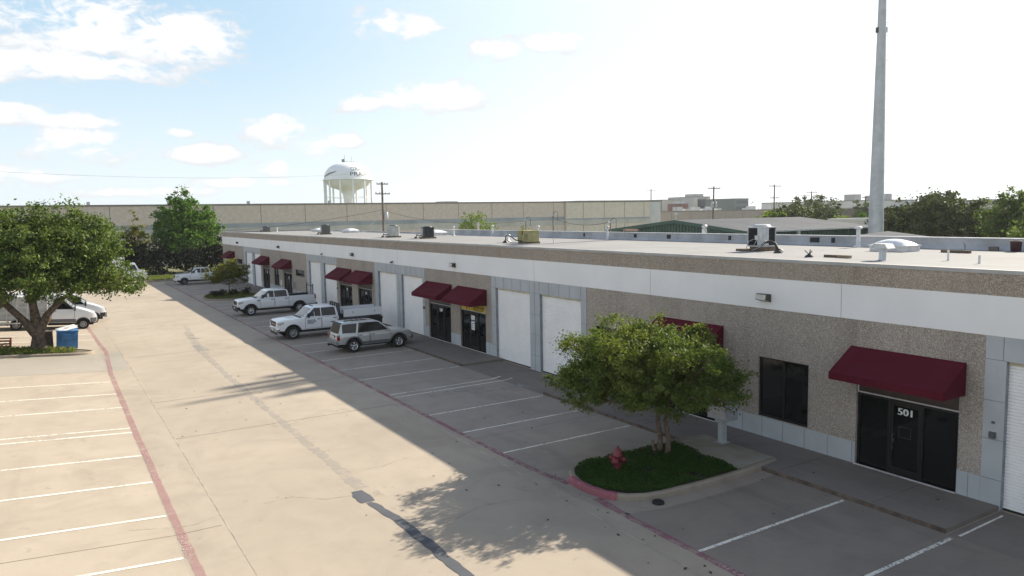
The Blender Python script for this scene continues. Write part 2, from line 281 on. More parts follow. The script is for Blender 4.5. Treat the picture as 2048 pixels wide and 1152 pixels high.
# ------------------------------------------------------------------ mesh tools
class MB:
    def __init__(s): s.v = []; s.f = []; s.mi = []; s.sm = []
    def add(s, vs, fs, m=0, smooth=False):
        b = len(s.v); s.v += [tuple(p) for p in vs]
        for f in fs: s.f.append([b + i for i in f]); s.mi.append(m); s.sm.append(smooth)
        return s
    def quad(s, a, b, c, d, m=0): return s.add([a, b, c, d], [(0, 1, 2, 3)], m)
    def box(s, x0, x1, y0, y1, z0, z1, m=0):
        v = [(x, y, z) for x in (x0, x1) for y in (y0, y1) for z in (z0, z1)]
        return s.add(v, [(0, 1, 3, 2), (4, 6, 7, 5), (0, 4, 5, 1), (2, 3, 7, 6), (0, 2, 6, 4), (1, 5, 7, 3)], m)
    def cbox(s, c, size, rz=0.0, m=0, ry=0.0):
        sx, sy, sz = [k / 2 for k in size]; M = Matrix.Rotation(rz, 3, 'Z') @ Matrix.Rotation(ry, 3, 'Y')
        v = [Vector(c) + M @ Vector((x, y, z)) for x in (-sx, sx) for y in (-sy, sy) for z in (-sz, sz)]
        return s.add(v, [(0, 1, 3, 2), (4, 6, 7, 5), (0, 4, 5, 1), (2, 3, 7, 6), (0, 2, 6, 4), (1, 5, 7, 3)], m)
    def tube(s, pts, rad, n=8, m=0, caps=True, smooth=True):
        pts = [Vector(p) for p in pts]; k = len(pts)
        if not hasattr(rad, '__len__'): rad = [rad] * k
        vs = []; ref = None
        for i, p in enumerate(pts):
            d = (pts[min(i + 1, k - 1)] - pts[max(i - 1, 0)])
            d = d.normalized() if d.length > 1e-9 else Vector((0, 0, 1))
            if ref is None: ref = Vector((1, 0, 0)) if abs(d.x) < .9 else Vector((0, 1, 0))
            u = (ref - d * ref.dot(d)).normalized(); w = d.cross(u); ref = u
            for j in range(n):
                a = 2 * math.pi * j / n; vs.append(p + (u * math.cos(a) + w * math.sin(a)) * rad[i])
        fs = [(i * n + j, i * n + (j + 1) % n, (i + 1) * n + (j + 1) % n, (i + 1) * n + j) for i in range(k - 1) for j in range(n)]
        s.add(vs, fs, m, smooth)
        if caps: s.add(vs[:n], [tuple(range(n))[::-1]], m); s.add(vs[-n:], [tuple(range(n))], m)
        return s
    def lathe(s, prof, c=(0, 0, 0), n=20, m=0, axis='Z', smooth=True):
        vs = []; c = Vector(c)
        for r, h in prof:
            for j in range(n):
                a = 2 * math.pi * j / n; x, y = r * math.cos(a), r * math.sin(a)
                vs.append(c + Vector({'Z': (x, y, h), 'Y': (x, h, y), 'X': (h, x, y)}[axis]))
        fs = [(i * n + j, i * n + (j + 1) % n, (i + 1) * n + (j + 1) % n, (i + 1) * n + j) for i in range(len(prof) - 1) for j in range(n)]
        if axis == 'Y': fs = [f[::-1] for f in fs]
        s.add(vs, fs, m, smooth); return s
    def prism(s, poly, z0, z1, m=0, bottom=True):
        n = len(poly); vs = [(x, y, z0) for x, y in poly] + [(x, y, z1) for x, y in poly]
        fs = [(i, (i + 1) % n, n + (i + 1) % n, n + i) for i in range(n)] + [tuple(range(n, 2 * n))]
        if bottom: fs.append(tuple(range(n))[::-1])
        return s.add(vs, fs, m)
    def build(s, name, mats, parent=None, loc=None, bevel=0.0, sharp=None):
        me = bpy.data.meshes.new(name); me.from_pydata(s.v, [], s.f)
        for M in (mats if isinstance(mats, (list, tuple)) else [mats]): me.materials.append(M)
        me.polygons.foreach_set('material_index', s.mi); me.polygons.foreach_set('use_smooth', s.sm)
        bm = bmesh.new(); bm.from_mesh(me); bmesh.ops.recalc_face_normals(bm, faces=bm.faces)
        if bevel:
            bmesh.ops.remove_doubles(bm, verts=bm.verts, dist=1e-5)
            es = [e for e in bm.edges if len(e.link_faces) == 2 and e.calc_face_angle(0) > 0.5]
            bmesh.ops.bevel(bm, geom=es, offset=bevel, segments=2, affect='EDGES', profile=0.6, clamp_overlap=True)
        bm.to_mesh(me); bm.free()
        if sharp: me.polygons.foreach_set('use_smooth', [True] * len(me.polygons)); me.set_sharp_from_angle(angle=sharp)
        o = bpy.data.objects.new(name, me); COL.objects.link(o)
        if parent: o.parent = parent
        if loc: o.location = loc
        return o

def tag(o, label=None, cat=None, group=None, kind=None):
    if label: o['label'] = label
    if cat: o['category'] = cat
    if group: o['group'] = group
    if kind: o['kind'] = kind
    return o
def thing(name, loc, label, cat, rz=0.0, group=None):
    o = bpy.data.objects.new(name, None); o.empty_display_size = 0.3; COL.objects.link(o)
    o.location = loc; o.rotation_euler = (0, 0, rz); return tag(o, label, cat, group)
def struct(name, mb, m): 
    o = mb.build(name, m); o['kind'] = 'structure'; return o
def copy_tree(o, parent=None):
    c = o.copy(); COL.objects.link(c)
    if parent: c.parent = parent; c.matrix_parent_inverse = o.matrix_parent_inverse.copy()
    for ch in list(o.children): copy_tree(ch, c)
    return c
_fonts = {}
def text_mesh(txt, size, width=None):
    """letter outlines of the built-in font as flat triangles in the xy plane, centred"""
    cu = bpy.data.curves.new('t', 'FONT'); cu.body = txt; cu.size = size; cu.align_x = 'CENTER'; cu.align_y = 'CENTER'; cu.resolution_u = 3
    o = bpy.data.objects.new('t', cu); COL.objects.link(o)
    dg = bpy.context.evaluated_depsgraph_get(); me = bpy.data.meshes.new_from_object(o.evaluated_get(dg))
    vs = [v.co.copy() for v in me.vertices]; fs = [tuple(p.vertices) for p in me.polygons]
    bpy.data.objects.remove(o); bpy.data.curves.remove(cu); bpy.data.meshes.remove(me)
    if width and vs:
        w = max(v.x for v in vs) - min(v.x for v in vs)
        for v in vs: v.x *= width / w
    return vs, fs
def text_on(mb, txt, size, origin, ux, uy, width=None, m=0, bold=0.0):
    vs, fs = text_mesh(txt, size, width); O, U, V = Vector(origin), Vector(ux), Vector(uy)
    for k in ([0] if not bold else [-bold, 0, bold]):
        nrm = U.cross(V).normalized() * (0.0006 * (k / bold if bold else 0))
        mb.add([O + U * (p.x + k) + V * p.y + nrm for p in vs], fs, m)
# ================================================================== SETTING
D = 19.77
def sheet(name, x0, x1, y0, y1, z, m): return struct(name, MB().quad((x0, y0, z), (x1, y0, z), (x1, y1, z), (x0, y1, z)), m)
sheet('ground', -3000, 3000, -800, 5000, -0.03, DIRT)
def gz(x):
    """the left half of the lot climbs gently away from the aisle"""
    return 0.0 if x > 2.1 else min(.067 * (2.1 - x), 1.15)
SLOPE = math.atan(.067)
mb = MB(); XS = (34, 2.1, -15.064, -70)
for xa, xb in zip(XS[:-1], XS[1:]): mb.quad((xa, -30, gz(xa)), (xa, 107, gz(xa)), (xb, 107, gz(xb)), (xb, -30, gz(xb)))
struct('parking_lot', mb, CONC)
sheet('rear_yard', 34, 52, -30, 112, 0.0, KERB)

_lay = 0
def wobble_strip(name, pts, w, z, m, amp=0.0, step=0.5):
    """painted or patched strip along a polyline, with an uneven edge"""
    global _lay; _lay += 1; z += .00012 * (_lay % 25)
    mb = MB(); L = []
    for (x0, y0, a), (x1, y1, b) in zip(pts[:-1], pts[1:]):
        n = max(1, int(math.hypot(x1 - x0, y1 - y0) / step), 2 if min(x0, x1) < 2.1 else 1)
        for i in range(n): k = i / n; L.append((x0 + (x1 - x0) * k, y0 + (y1 - y0) * k, a + (b - a) * k))
    L.append(pts[-1])
    vs = []
    for i, (x, y, ww) in enumerate(L):
        j = min(i, len(L) - 2); dx, dy = L[j + 1][0] - L[j][0], L[j + 1][1] - L[j][1]; d = math.hypot(dx, dy); nx, ny = -dy / d, dx / d
        a = ww * .5 + random.uniform(-amp, amp); b = ww * .5 + random.uniform(-amp, amp)
        vs += [(x + nx * a, y + ny * a, z + gz(x + nx * a)), (x - nx * b, y - ny * b, z + gz(x - nx * b))]
    mb.add(vs, [(2 * i, 2 * i + 1, 2 * i + 3, 2 * i + 2) for i in range(len(L) - 1)])
    return struct(name, mb, m)

# concrete joints (dark sealant lines) and hairline cracks
mb = MB()
for y in (-3, 3.2, 9.4, 27.9, 34.1, 46.4, 58.8, 71, 83.4, 95.8): mb.box(3.3, 11.5, y - .008, y + .008, .001, .004)
for y in (4, 21.9, 31.0, 40.4, 55.0, 75, 92): mb.box(11.9, 17.2, y - .008, y + .008, .001, .004)
for y in (10, 19.2, 42.9, 57.0):
    for xa, xb in ((3.2, 2.1), (2.1, -15)): mb.quad((xa, y - .008, .004 + gz(xa)), (xa, y + .008, .004 + gz(xa)), (xb, y + .008, .004 + gz(xb)), (xb, y - .008, .004 + gz(xb)))
struct('pavement_joint', mb, JOINT)
wobble_strip('pavement_joint', [(3.35, 5, .014), (3.27, 30, .018), (3.1, 54, .03), (3.0, 100, .03)], 0, .005, JOINTW, .005, .9)
wobble_strip('pavement_joint', [(10.95, 3, .022), (11.25, 15, .022), (11.5, 24, .026), (11.6, 60, .05)], 0, .005, JOINTW, .010)
def crack(pts, w=.007):
    P = [(x, y, w) for x, y in pts]; return wobble_strip('pavement_crack', P, 0, .006, JOINT, .004, .10)
crack([(6.8, 19.2), (5.9, 19.4), (5.2, 20.1), (4.4, 20.0)]); crack([(7.2, 21.2), (8.1, 21.0), (8.9, 21.3)])
crack([(7.2, 16.1), (8.2, 16.2), (9.1, 16.6), (10.3, 16.4)]); crack([(11.2, 15.9), (11.7, 15.7), (12.0, 15.9)])
crack([(11.9, 16.9), (11.3, 16.6), (10.6, 16.9)]); crack([(7.1, 27.4), (8.3, 28.2)]); crack([(3.3, 19.9), (2.6, 19.6), (1.2, 20.0)])
crack([(12.9, 17.9), (12.2, 17.5), (11.75, 16.9), (11.7, 16.2), (11.9, 15.5), (12.1, 15.0)]); crack([(12.1, 14.7), (12.9, 13.7), (14.2, 13.6)])
crack([(14.2, 13.62), (16.0, 13.5), (17.2, 13.7)])

# drainage channel down the middle of the aisle, patched with asphalt near the camera
wobble_strip('drainage_channel', [(7.0, 19.6, .42), (7.0, 24, .30), (6.98, 30, .28), (6.98, 38, .32), (7.1, 46, .36), (7.5, 53, .45), (8.0, 58, .25)], 0, .004, SWALE, .06, .22)
wobble_strip('drainage_channel', [(7.02, 8, .75), (7.05, 15, .8), (6.9, 19, 1.0), (7.0, 24, .8), (6.98, 38, .9), (7.2, 48, .9)], 0, .003, paint_line('channel_halo', (0.445, 0.395, 0.325), (0.41, 0.345, 0.262), 1.05, 1.3), .12, .4)
wobble_strip('asphalt_patch', [(7.02, 8, .26), (7.02, 12, .25), (7.05, 15, .27), (7.0, 17.2, .26), (6.85, 18.3, .20), (6.80, 18.5, .16)], 0, .006, PATCH, .035, .22)
wobble_strip('asphalt_patch', [(6.80, 18.55, .38), (6.80, 18.95, .44), (6.82, 19.5, .34)], 0, .0065, PATCH, .03, .15)
wobble_strip('asphalt_patch', [(7.25, 46.0, .6), (7.3, 48.6, .6)], 0, .006, SWALE, .10, .3)
wobble_strip('asphalt_patch', [(7.4, 51.2, .8), (7.45, 53.3, .7)], 0, .0065, PATCH, .10, .3).data.materials[0] = paint_line('grey_patch', (0.25, 0.245, 0.235), (0.40, 0.345, 0.27), .9, 2.0)
# bluish spill of old paint in front of the roll doors
wobble_strip('paint_spill', [(13.2, 28.2, .3), (14.6, 28.1, .9), (16.2, 27.8, 1.1), (17.6, 27.6, .9), (18.3, 27.4, .3)], 0, .0045, paint_line('spill_paint', (0.40, 0.40, 0.385), (0.40, 0.335, 0.25), .80, 1.8), .2, .2)

# bays: tyre and oil film, plus shade painted in: duller, browner concrete than the aisle
for a, b in ((17.7, 72.8), (81.5, 103.0)):
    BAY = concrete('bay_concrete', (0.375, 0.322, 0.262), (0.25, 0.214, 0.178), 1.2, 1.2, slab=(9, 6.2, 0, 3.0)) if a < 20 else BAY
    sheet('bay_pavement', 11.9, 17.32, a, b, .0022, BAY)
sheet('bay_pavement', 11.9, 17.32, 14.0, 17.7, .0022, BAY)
sheet('bay_pavement', 11.9, 17.32, -2, 14.0, .0022, concrete('dirty_shaded_bay_concrete', (0.30, 0.256, 0.21), (0.19, 0.162, 0.136), 1.4, 1.5, slab=(9, 6.2, 0, 3.0)))  # nearest bays darker still, shade put into the colour with the dirt
# oil drips and tyre-darkened ground in the bays, and an older greyer slab by the left island
OIL = paint_line('oil_stain', (0.17, 0.145, 0.12), (0.36, 0.30, 0.225), 1.12, 1.6, .6)
for i, y in enumerate((7.3, 10.2, 12.8, 18.6, 21.3, 24.2, 26.9, 31.3, 34.4, 37.3, 40.2, 43.1, 52.6, 55.4, 58.2, 63.5, 66.4)):
    k = random.uniform(-.3, .3); wobble_strip('oil_stain', [(13.6 + k, y, .3), (14.4 + k, y + .1, 1.1), (15.8 + k, y, 1.3), (16.9 + k, y - .1, .9), (17.25, y, .4)], 0, .0035, OIL, .22, .25)
for x0, x1, y, w in ((3.6, 11.2, 30.6, 1.3), (3.5, 6.6, 23.8, 1.0), (8.0, 11.5, 44.0, 1.6), (3.4, 9.5, 55.0, 2.2), (-6, 1.8, 24.9, 1.1), (-6, 1.9, 28.2, .9), (-7, 1.7, 35.4, 1.2)):
    wobble_strip('tyre_stain', [(x0, y, .3), ((x0 * 2 + x1) / 3, y + .2, w), ((x0 + 2 * x1) / 3, y - .1, w), (x1, y + .1, .3)], 0, .003, paint_line('tyre_stain_paint', (0.32, 0.275, 0.215), (0.42, 0.35, 0.262), 1.15, 1.1, .55), .2, .35)
GREYSLAB = concrete('older_slab', (0.37, 0.335, 0.28), (0.29, 0.26, 0.215))
mb = MB()
for xa, xb in ((3.1, 2.1), (2.1, -13)): mb.quad((xa, 42.95, gz(xa) + .002), (xa, 48.9, gz(xa) + .002), (xb, 48.9, gz(xb) + .002), (xb, 42.95, gz(xb) + .002))
struct('older_slab', mb, GREYSLAB)
# parking bay lines
def line(x0, y0, x1, y1, w=.10):
    return wobble_strip('parking_line', [(x0, y0, w), (x1, y1, w)], 0, .005, WHITE_LINE, .006, .4)
for y in (8.77, 11.53, 20.02, 22.75, 25.52, 33.05, 35.80, 38.85, 41.75, 44.5, 51.2, 54.0, 56.8, 59.5, 65.0, 67.8, 70.6, 83.5, 86.3, 89.1, 91.9, 94.7):
    line(11.92, y, 17.2, y + .03)
line(11.96, 28.92, 17.4, 29.02); line(17.4, 29.02, 17.95, 29.2); line(11.96, 29.50, 17.1, 29.60); line(17.1, 29.60, 17.7, 29.85)
line(17.45, 8.75, 19.5, 8.78, .06)
for a in (14.9, 17.75, 20.63, 23.61, 26.56, 29.73, 30.41, 34.05, 36.92, 39.89, 55.0, 57.9): line(2.1, a, -11.0, a, .11)
# fire lane stripes and their stencilled words
def stripe(pts, m=None): return wobble_strip('fire_lane_stripe', pts, 0, .008, m or RED_LINE, .012, .25)
stripe([(2.33, 5, .20), (2.3, 16.6, .20), (2.25, 20.6, .20), (2.2, 29.7, .22), (2.2, 42, .22), (2.42, 49.4, .22), (2.25, 53, .22), (2.0, 61, .22), (1.9, 100, .22)], RED_LINE_SUN)
stripe([(11.80, 3, .20), (11.82, 10, .20), (11.90, 14.2, .22), (12.0, 15.3, .30)])
stripe([(12.05, 16.6, .26), (11.86, 18, .2), (11.80, 20, .19), (11.84, 33, .19), (11.75, 46, .19), (11.75, 100, .19)])
mb = MB(); 
for y0, wd in ((18.4, 'FIRE LANE'), (24.4, 'NO PARKING'), (26.2, 'FIRE LANE'), (33.2, 'NO PARKING'), (41.0, 'FIRE LANE'), (46.5, 'NO PARKING')):
    text_on(mb, wd, .26, (2.26, y0, .0125), (0, 1, 0), (-1, 0, 0), 1.25)
for y0, wd in ((10.4, 'FIRE LANE'), (20.4, 'FIRE LANE'), (18.7, 'NO PARKING'), (34.0, 'FIRE LANE')):
    text_on(mb, wd, .20, (11.82, y0, .0125), (0, -1, 0), (1, 0, 0), 1.1)
struct('fire_lane_lettering', mb, STENCIL)

# sidewalks with a rusty kerb face, aprons in front of the roll doors
for a, b in ((9.0, 25.7), (33.0, 42.6), (50.5, 59.4), (67.2, 84.9), (92.9, 105.5)):
    mb = MB(); mb.box(17.35, D - .004, a, b, -.02, .12)
    struct('sidewalk', mb, CONC2)
    mb = MB(); mb.box(17.33, 17.348, a, b, -.02, .112); o = mb.build('kerb', RUST); tag(o, kind='structure')
    mb = MB(); y = a + 1.9
    while y < b: mb.box(17.42, D - .01, y - .007, y + .007, .119, .1225); y += 2.9
    struct('sidewalk_joint', mb, JOINT)
for a, b in ((.0, 8.95), (25.75, 32.95), (42.65, 50.45), (59.45, 67.15), (84.95, 92.85)):
    sheet('door_apron', 17.3, D - .002, a, b, .006, CONC2)

# raised islands
def island(pts, z, grass=None, inset=.16, name='island'):
    def shrink(P, d):
        c = Vector((sum(p[0] for p in P) / len(P), sum(p[1] for p in P) / len(P))); out = []
        n = len(P)
        for i in range(n):
            a, b, e = Vector(P[i - 1]), Vector(P[i]), Vector(P[(i + 1) % n]); t = ((b - a).normalized() + (e - b).normalized()).normalized()
            nn = Vector((-t.y, t.x)); out.append(tuple(b + nn * d))
        return out
    inner = shrink(pts, inset); r1 = shrink(pts, .035)
    n = len(pts); mb = MB()
    rings = [[(x, y, -.02) for x, y in pts], [(x, y, z * .7) for x, y in shrink(pts, .015)], [(x, y, z) for x, y in shrink(pts, .06)], [(x, y, z) for x, y in inner], [(x, y, z - .05) for x, y in inner]]
    for A, B in zip(rings[:-1], rings[1:]):
        mb.add(A + B, [(i, (i + 1) % n, n + (i + 1) % n, n + i) for i in range(n)], 0, True)
    o = mb.build(name + '_kerb', KERB); tag(o, kind='structure')
    return inner
def rounded(pts, k=3):
    P = [Vector(p) for p in pts]
    for _ in range(k):
        Q = []
        for i in range(len(P)):
            a, b = P[i], P[(i + 1) % len(P)]; Q += [a * .75 + b * .25, a * .25 + b * .75]
        P = Q
    return [tuple(p) for p in P]
# near island: two straight sides, round tip, square end at the walk
tip = [(13.4, 17.62), (12.9, 17.50), (12.45, 17.2), (12.2, 16.8), (12.05, 16.3), (12.05, 15.7), (12.2, 15.1), (12.5, 14.68), (12.95, 14.42), (13.5, 14.30)]
ISL = [(18.25, 17.45), (16.8, 17.6)] + tip + [(15.0, 14.22), (16.6, 14.24), (18.1, 14.36), (18.25, 14.5)]
cxy = Vector((15.2, 15.95)); gut = []
for q in ISL:
    v = Vector(q) - cxy; gut.append((min(q[0], 17.32) if q[0] > 16 else q[0] + v.normalized().x * .5, q[1] + (.5 if v.y > .8 else -.5 if v.y < -.8 else v.normalized().y * .5)))
struct('gutter_apron', MB().add([(x, y, .0034) for x, y in gut], [tuple(range(len(gut)))]), concrete('apron_concrete', (0.385, 0.325, 0.262), (0.25, 0.21, 0.175), 1.0, 1.2))
inn = island(ISL, .17)
soil = [p for p in inn if p[0] < 17.2]; soil = [(16.75, 17.3)] + [p for p in inn if p[0] < 16.7] + [(16.45, 14.42)]
struct('island_soil', MB().prism(soil, .02, .15), mat('dark_soil', (0.05, 0.042, 0.03), .95, 0, .2, 6))
mb = MB(); mb.prism([(16.78, 17.36), (16.50, 14.46), (18.12, 14.56), (18.12, 17.26)], .02, .176); o = mb.build('island_pad', PAD, bevel=.012); tag(o, kind='structure')
# red-painted kerb nose, as it wraps over the tip
mb = MB(); arc = [(12.07, 16.75), (11.99, 16.3), (11.99, 15.7), (12.14, 15.1), (12.3, 14.85)]
def arcring(off, z): return [(x + (13.6 - x) * off, y + (15.95 - y) * off, z) for x, y in arc]
rg = [arcring(0, .012), arcring(.012, .13), arcring(.045, .180), arcring(.12, .182)]
for A, B in zip(rg[:-1], rg[1:]): mb.add(A + B, [(i, i + 1, 5 + i + 1, 5 + i) for i in range(4)], 0, True)
struct('kerb_paint', mb, paint_line('kerb_red_paint', (0.42, 0.13, 0.17), (0.46, 0.30, 0.27), .75, 5.0, 1.0, .6))
# left island under the big tree
LI = [(-7.0, 49.0), (-2.8, 48.72), (-.6, 48.68), (.6, 48.62), (1.3, 48.7), (1.75, 49.0), (1.85, 49.4), (1.6, 49.85), (.9, 50.5), (.1, 50.95), (-1.2, 51.5), (-7, 51.6)]
_n0 = set(COL.objects); inl = island(LI, .15)
struct('island_soil', MB().prism(inl, .02, .12), mat('brown_soil', (0.12, 0.095, 0.06), .95, 0, .25, 4))
for o in set(COL.objects) - _n0:
    for v in o.data.vertices: v.co.z += gz(v.co.x)
# far island by the small tree
FI = rounded([(12.3, 77.4), (12.3, 75.0), (13.5, 73.8), (17.4, 73.8), (17.4, 80.6), (14.2, 80.6), (12.9, 79.6)], 1)
inf = island(FI[::-1] if False else FI, .15)
struct('island_soil', MB().prism(inf, .02, .12), mat('brown_soil', (0.1, 0.08, 0.05)))
# end-of-lot planting strip
EI = [(11.0, 103.2), (19.5, 103.0), (19.5, 122), (-30, 122), (-30, 107.5), (2, 107.0), (9.5, 106.2)]
struct('planting_strip', MB().prism(EI, -.02, .12), mat('strip_soil', (0.13, 0.115, 0.05), .95, 0, .3, .6, col2=(0.07, 0.085, 0.03)))
mb = MB(); 
for (xa, ya), (xb, yb) in zip([(-30, 107.3), (2, 106.8), (9.5, 106.0), (11.0, 103.0)], [(2, 106.8), (9.5, 106.0), (11.0, 103.0), (19.5, 102.8)]):
    d = Vector((xb - xa, yb - ya)).normalized(); nn = Vector((d.y, -d.x)) * .08
    mb.prism([(xa + nn.x, ya + nn.y), (xb + nn.x, yb + nn.y), (xb - nn.x, yb - nn.y), (xa - nn.x, ya - nn.y)], -.02, .15)
struct('kerb', mb, KERB)

# ================================================================== MAIN BUILDING
bld = thing('warehouse_building', (D, 52, 0), 'long low warehouse with exposed aggregate walls, white band, roll doors and burgundy awnings', 'building')
BL = Vector((D, 52, 0))
def bpart(name, mb, m, parent=None, **kw):
    mb.v = [tuple(Vector(p) - BL) for p in mb.v]
    return mb.build(name, m, parent or bld, **kw)
Y0, Y1, RZ, XR = -4.0, 105.7, 5.86, 31.45
doors = [(1.7, 4.95), (5.82, 8.97), (26.24, 29.50), (30.37, 33.65), (42.72, 45.98), (46.85, 50.12), (59.26, 62.52), (63.45, 66.72), (84.87, 88.13), (88.95, 92.2)]
tiles = [(1.25, 9.46), (25.84, 34.08), (42.36, 50.77), (59.12, 67.49), (84.75, 93.11)]
stores = [(10.05, 12.95), (18.38, 21.25), (34.77, 37.70), (38.90, 41.85), (51.47, 54.33), (55.67, 58.57), (72.5, 75.5), (81.1, 84.0), (98.5, 101.5)]
wins = [(14.58, 16.51, .78, 2.78), (22.3, 25.22, 2.18, 2.78), (77.3, 79.2, .76, 2.72), (68.3, 71.2, 2.18, 2.80), (94.2, 97.1, 2.18, 2.78)]
def facade(mb, y0, y1, z0, z1, ops, x, depth, m=0, mr=0):
    ys = sorted({y0, y1} | {k for o in ops for k in o[:2] if y0 < k < y1}); zs = sorted({z0, z1} | {k for o in ops for k in o[2:] if z0 < k < z1})
    for a, b in zip(ys[:-1], ys[1:]):
        for c, d in zip(zs[:-1], zs[1:]):
            if any(o[0] <= a and b <= o[1] and o[2] <= c and d <= o[3] for o in ops): continue
            mb.quad((x, a, c), (x, a, d), (x, b, d), (x, b, c), m)
    for a, b, c, d in ops:
        X = x + depth
        mb.quad((x, a, c), (X, a, c), (X, a, d), (x, a, d), mr); mb.quad((x, b, c), (x, b, d), (X, b, d), (X, b, c), mr)
        mb.quad((x, a, d), (X, a, d), (X, b, d), (x, b, d), mr)
        if c > .05: mb.quad((x, a, c), (x, b, c), (X, b, c), (X, a, c), mr)
sops = [(a, b, -.02, 2.70) for a, b in stores]; dops = [(a, b, -.02, 3.79) for a, b in doors]
edges = [Y0] + [k for t in tiles for k in t] + [Y1]
def jl(mb, ya, yb, za, zb, x=.020): mb.box(D - x, D - .010, ya, yb, za, zb)
for a, b in zip(edges[::2], edges[1::2]):        # exposed aggregate bays over a tiled wainscot
    mb = MB(); facade(mb, a, b, -.02, 4.39, [o for o in sops + wins if a < o[0] < b], D, .16); bpart('wall', mb, AGG)
    cut = sorted([o for o in sops if a < o[0] < b]); y = a
    for c in cut + [(b, b, 0, 0)]:
        if c[0] - y > .05:
            mb = MB(); mb.box(D - .014, D + .05, y + .002, c[0] - .002, -.02, .76); w = bpart('wainscot', mb, TILE)
            mb = MB(); k = a + .3
            while k < c[0] - .05:
                if k > y + .05: jl(mb, k - .006, k + .006, 0, .755)
                k += .82
            if mb.v: bpart('tile_joint', mb, TILEJ, w)
        y = c[1]
for a, b in tiles:                               # grey tile surrounds at the roll doors, recessed jambs darker
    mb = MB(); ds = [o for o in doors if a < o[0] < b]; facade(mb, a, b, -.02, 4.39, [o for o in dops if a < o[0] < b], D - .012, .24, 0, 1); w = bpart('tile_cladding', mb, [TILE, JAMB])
    mb = MB(); free = []; y = a
    for c, d in ds: free.append((y, c)); y = d
    free.append((y, b))
    for f in free:
        for z in (.76, 1.78, 2.76, 3.80): jl(mb, f[0] + .004, f[1] - .004, z - .006, z + .006)
    k = a + .42
    while k < b - .1: jl(mb, k - .006, k + .006, 3.81, 4.385); k += .82
    jl(mb, ds[0][1] + .43 - .008, ds[0][1] + .43 + .008, 0, 4.385); bpart('tile_joint', mb, TILEJ, w)
mb = MB(); mb.box(D - .022, D + .2, Y0, Y1 + .02, 4.39, 5.39); bpart('white_band', mb, WBAND)
mb = MB(); mb.box(D, D + .2, Y0, Y1, 5.39, 5.97); bpart('fascia', mb, AGGF)
CAULK = mat('wall_caulk', (0.36, 0.31, 0.25), .8)   # panel joints: slim caulked grooves over fascia, band and wall
for y in (5.35, 13.5, 21.74, 29.93, 38.2, 46.5, 54.75, 63.0, 71.3, 79.6, 88.8, 97.0):
    mb = MB(); mb.box(D - .006, D + .01, y - .010, y + .010, 5.392, 5.95); mb.box(D - .026, D, y - .006, y + .006, 4.380, 5.400)
    if not any(a < y < b for a, b in tiles + stores): mb.box(D - .006, D + .01, y - .010, y + .010, .77, 4.388)
    bpart('panel_joint', mb, CAULK)
# roof with its edge flashing and rear parapet
roof = bpart('roof', MB().box(D + .14, XR, Y0, Y1 - .14, RZ - .25, RZ), ROOFM)
mb = MB(); mb.box(D - .03, D + .10, Y0, Y1 + .03, 5.93, 6.03); mb.add([(D + .10, Y0, 6.03), (D + .34, Y0, RZ + .004), (D + .34, Y1 - .2, RZ + .004), (D + .10, Y1 - .2, 6.03)], [(0, 1, 2, 3)])
mb.box(D + .101, XR, Y1 - .10, Y1 + .03, 5.93, 6.03)
bpart('roof_edge_flashing', mb, FLASH, roof)
mb = MB(); mb.box(XR, XR + .22, Y0, 68.0, 0, 6.30); mb.add([(XR - .16, Y0, RZ + .004), (XR, Y0, RZ + .17), (XR, 68, RZ + .17), (XR - .16, 68, RZ + .004)], [(0, 1, 2, 3)])
mb.box(XR, XR + .22, 68.0, Y1 - .1, 0, 6.02)
bpart('rear_parapet', mb, PARAP)
mb = MB(); mb.box(XR - .03, XR + .26, Y0, 68.03, 6.301, 6.345); bpart('parapet_coping', mb, mat('coping_metal', (0.56, 0.57, 0.58), .5, .1))
mb = MB(); mb.quad((D, Y1, -.02), (D, Y1, 5.93), (XR + .22, Y1, 5.93), (XR + .22, Y1, -.02)); mb.quad((D, Y0, -.02), (XR, Y0, -.02), (XR, Y0, 5.9), (D, Y0, 5.9)); bpart('end_wall', mb, AGG)
for y, w in ((41.3, .12), (36.0, .25), (33.0, .3), (28.3, .18), (23.0, .5), (22.0, .18), (12.1, .35), (47.5, .2)):
    mb = MB(); mb.box(XR - .035, XR - .005, y - w / 2, y + w / 2, RZ + .14 + .03 * math.sin(y * 7), RZ + .38); bpart('roof_scupper', mb, BLACKP)
# roll-up doors: corrugated curtain, cream hood, dark bottom seal
def slat_door(a, b):
    M_ = MB(); z = .05; x = D + .16; zs = []
    while z < 3.70: zs += [(x, z), (x - .034, z + .010), (x - .030, z + .062), (x, z + .074)]; z += .083
    vs = []
    for xx, zz in zs: vs += [(xx, a, zz), (xx, b, zz)]
    M_.add(vs, [(2 * i, 2 * i + 1, 2 * i + 3, 2 * i + 2) for i in range(len(zs) - 1)]); M_.quad((x + .02, a, 0), (x + .02, b, 0), (x + .02, b, 3.79), (x + .02, a, 3.79))
    return M_
for a, b in doors:
    d = bpart('roll_door', slat_door(a + .002, b - .002), SLAT)
    mb = MB(); mb.box(D + .11, D + .19, a + .003, b - .003, 3.69, 3.785); bpart('door_hood', mb, CREAM, d)
    mb = MB(); mb.box(D + .12, D + .17, a + .003, b - .003, 0.0, .045); bpart('bottom_seal', mb, BLACKP, d)
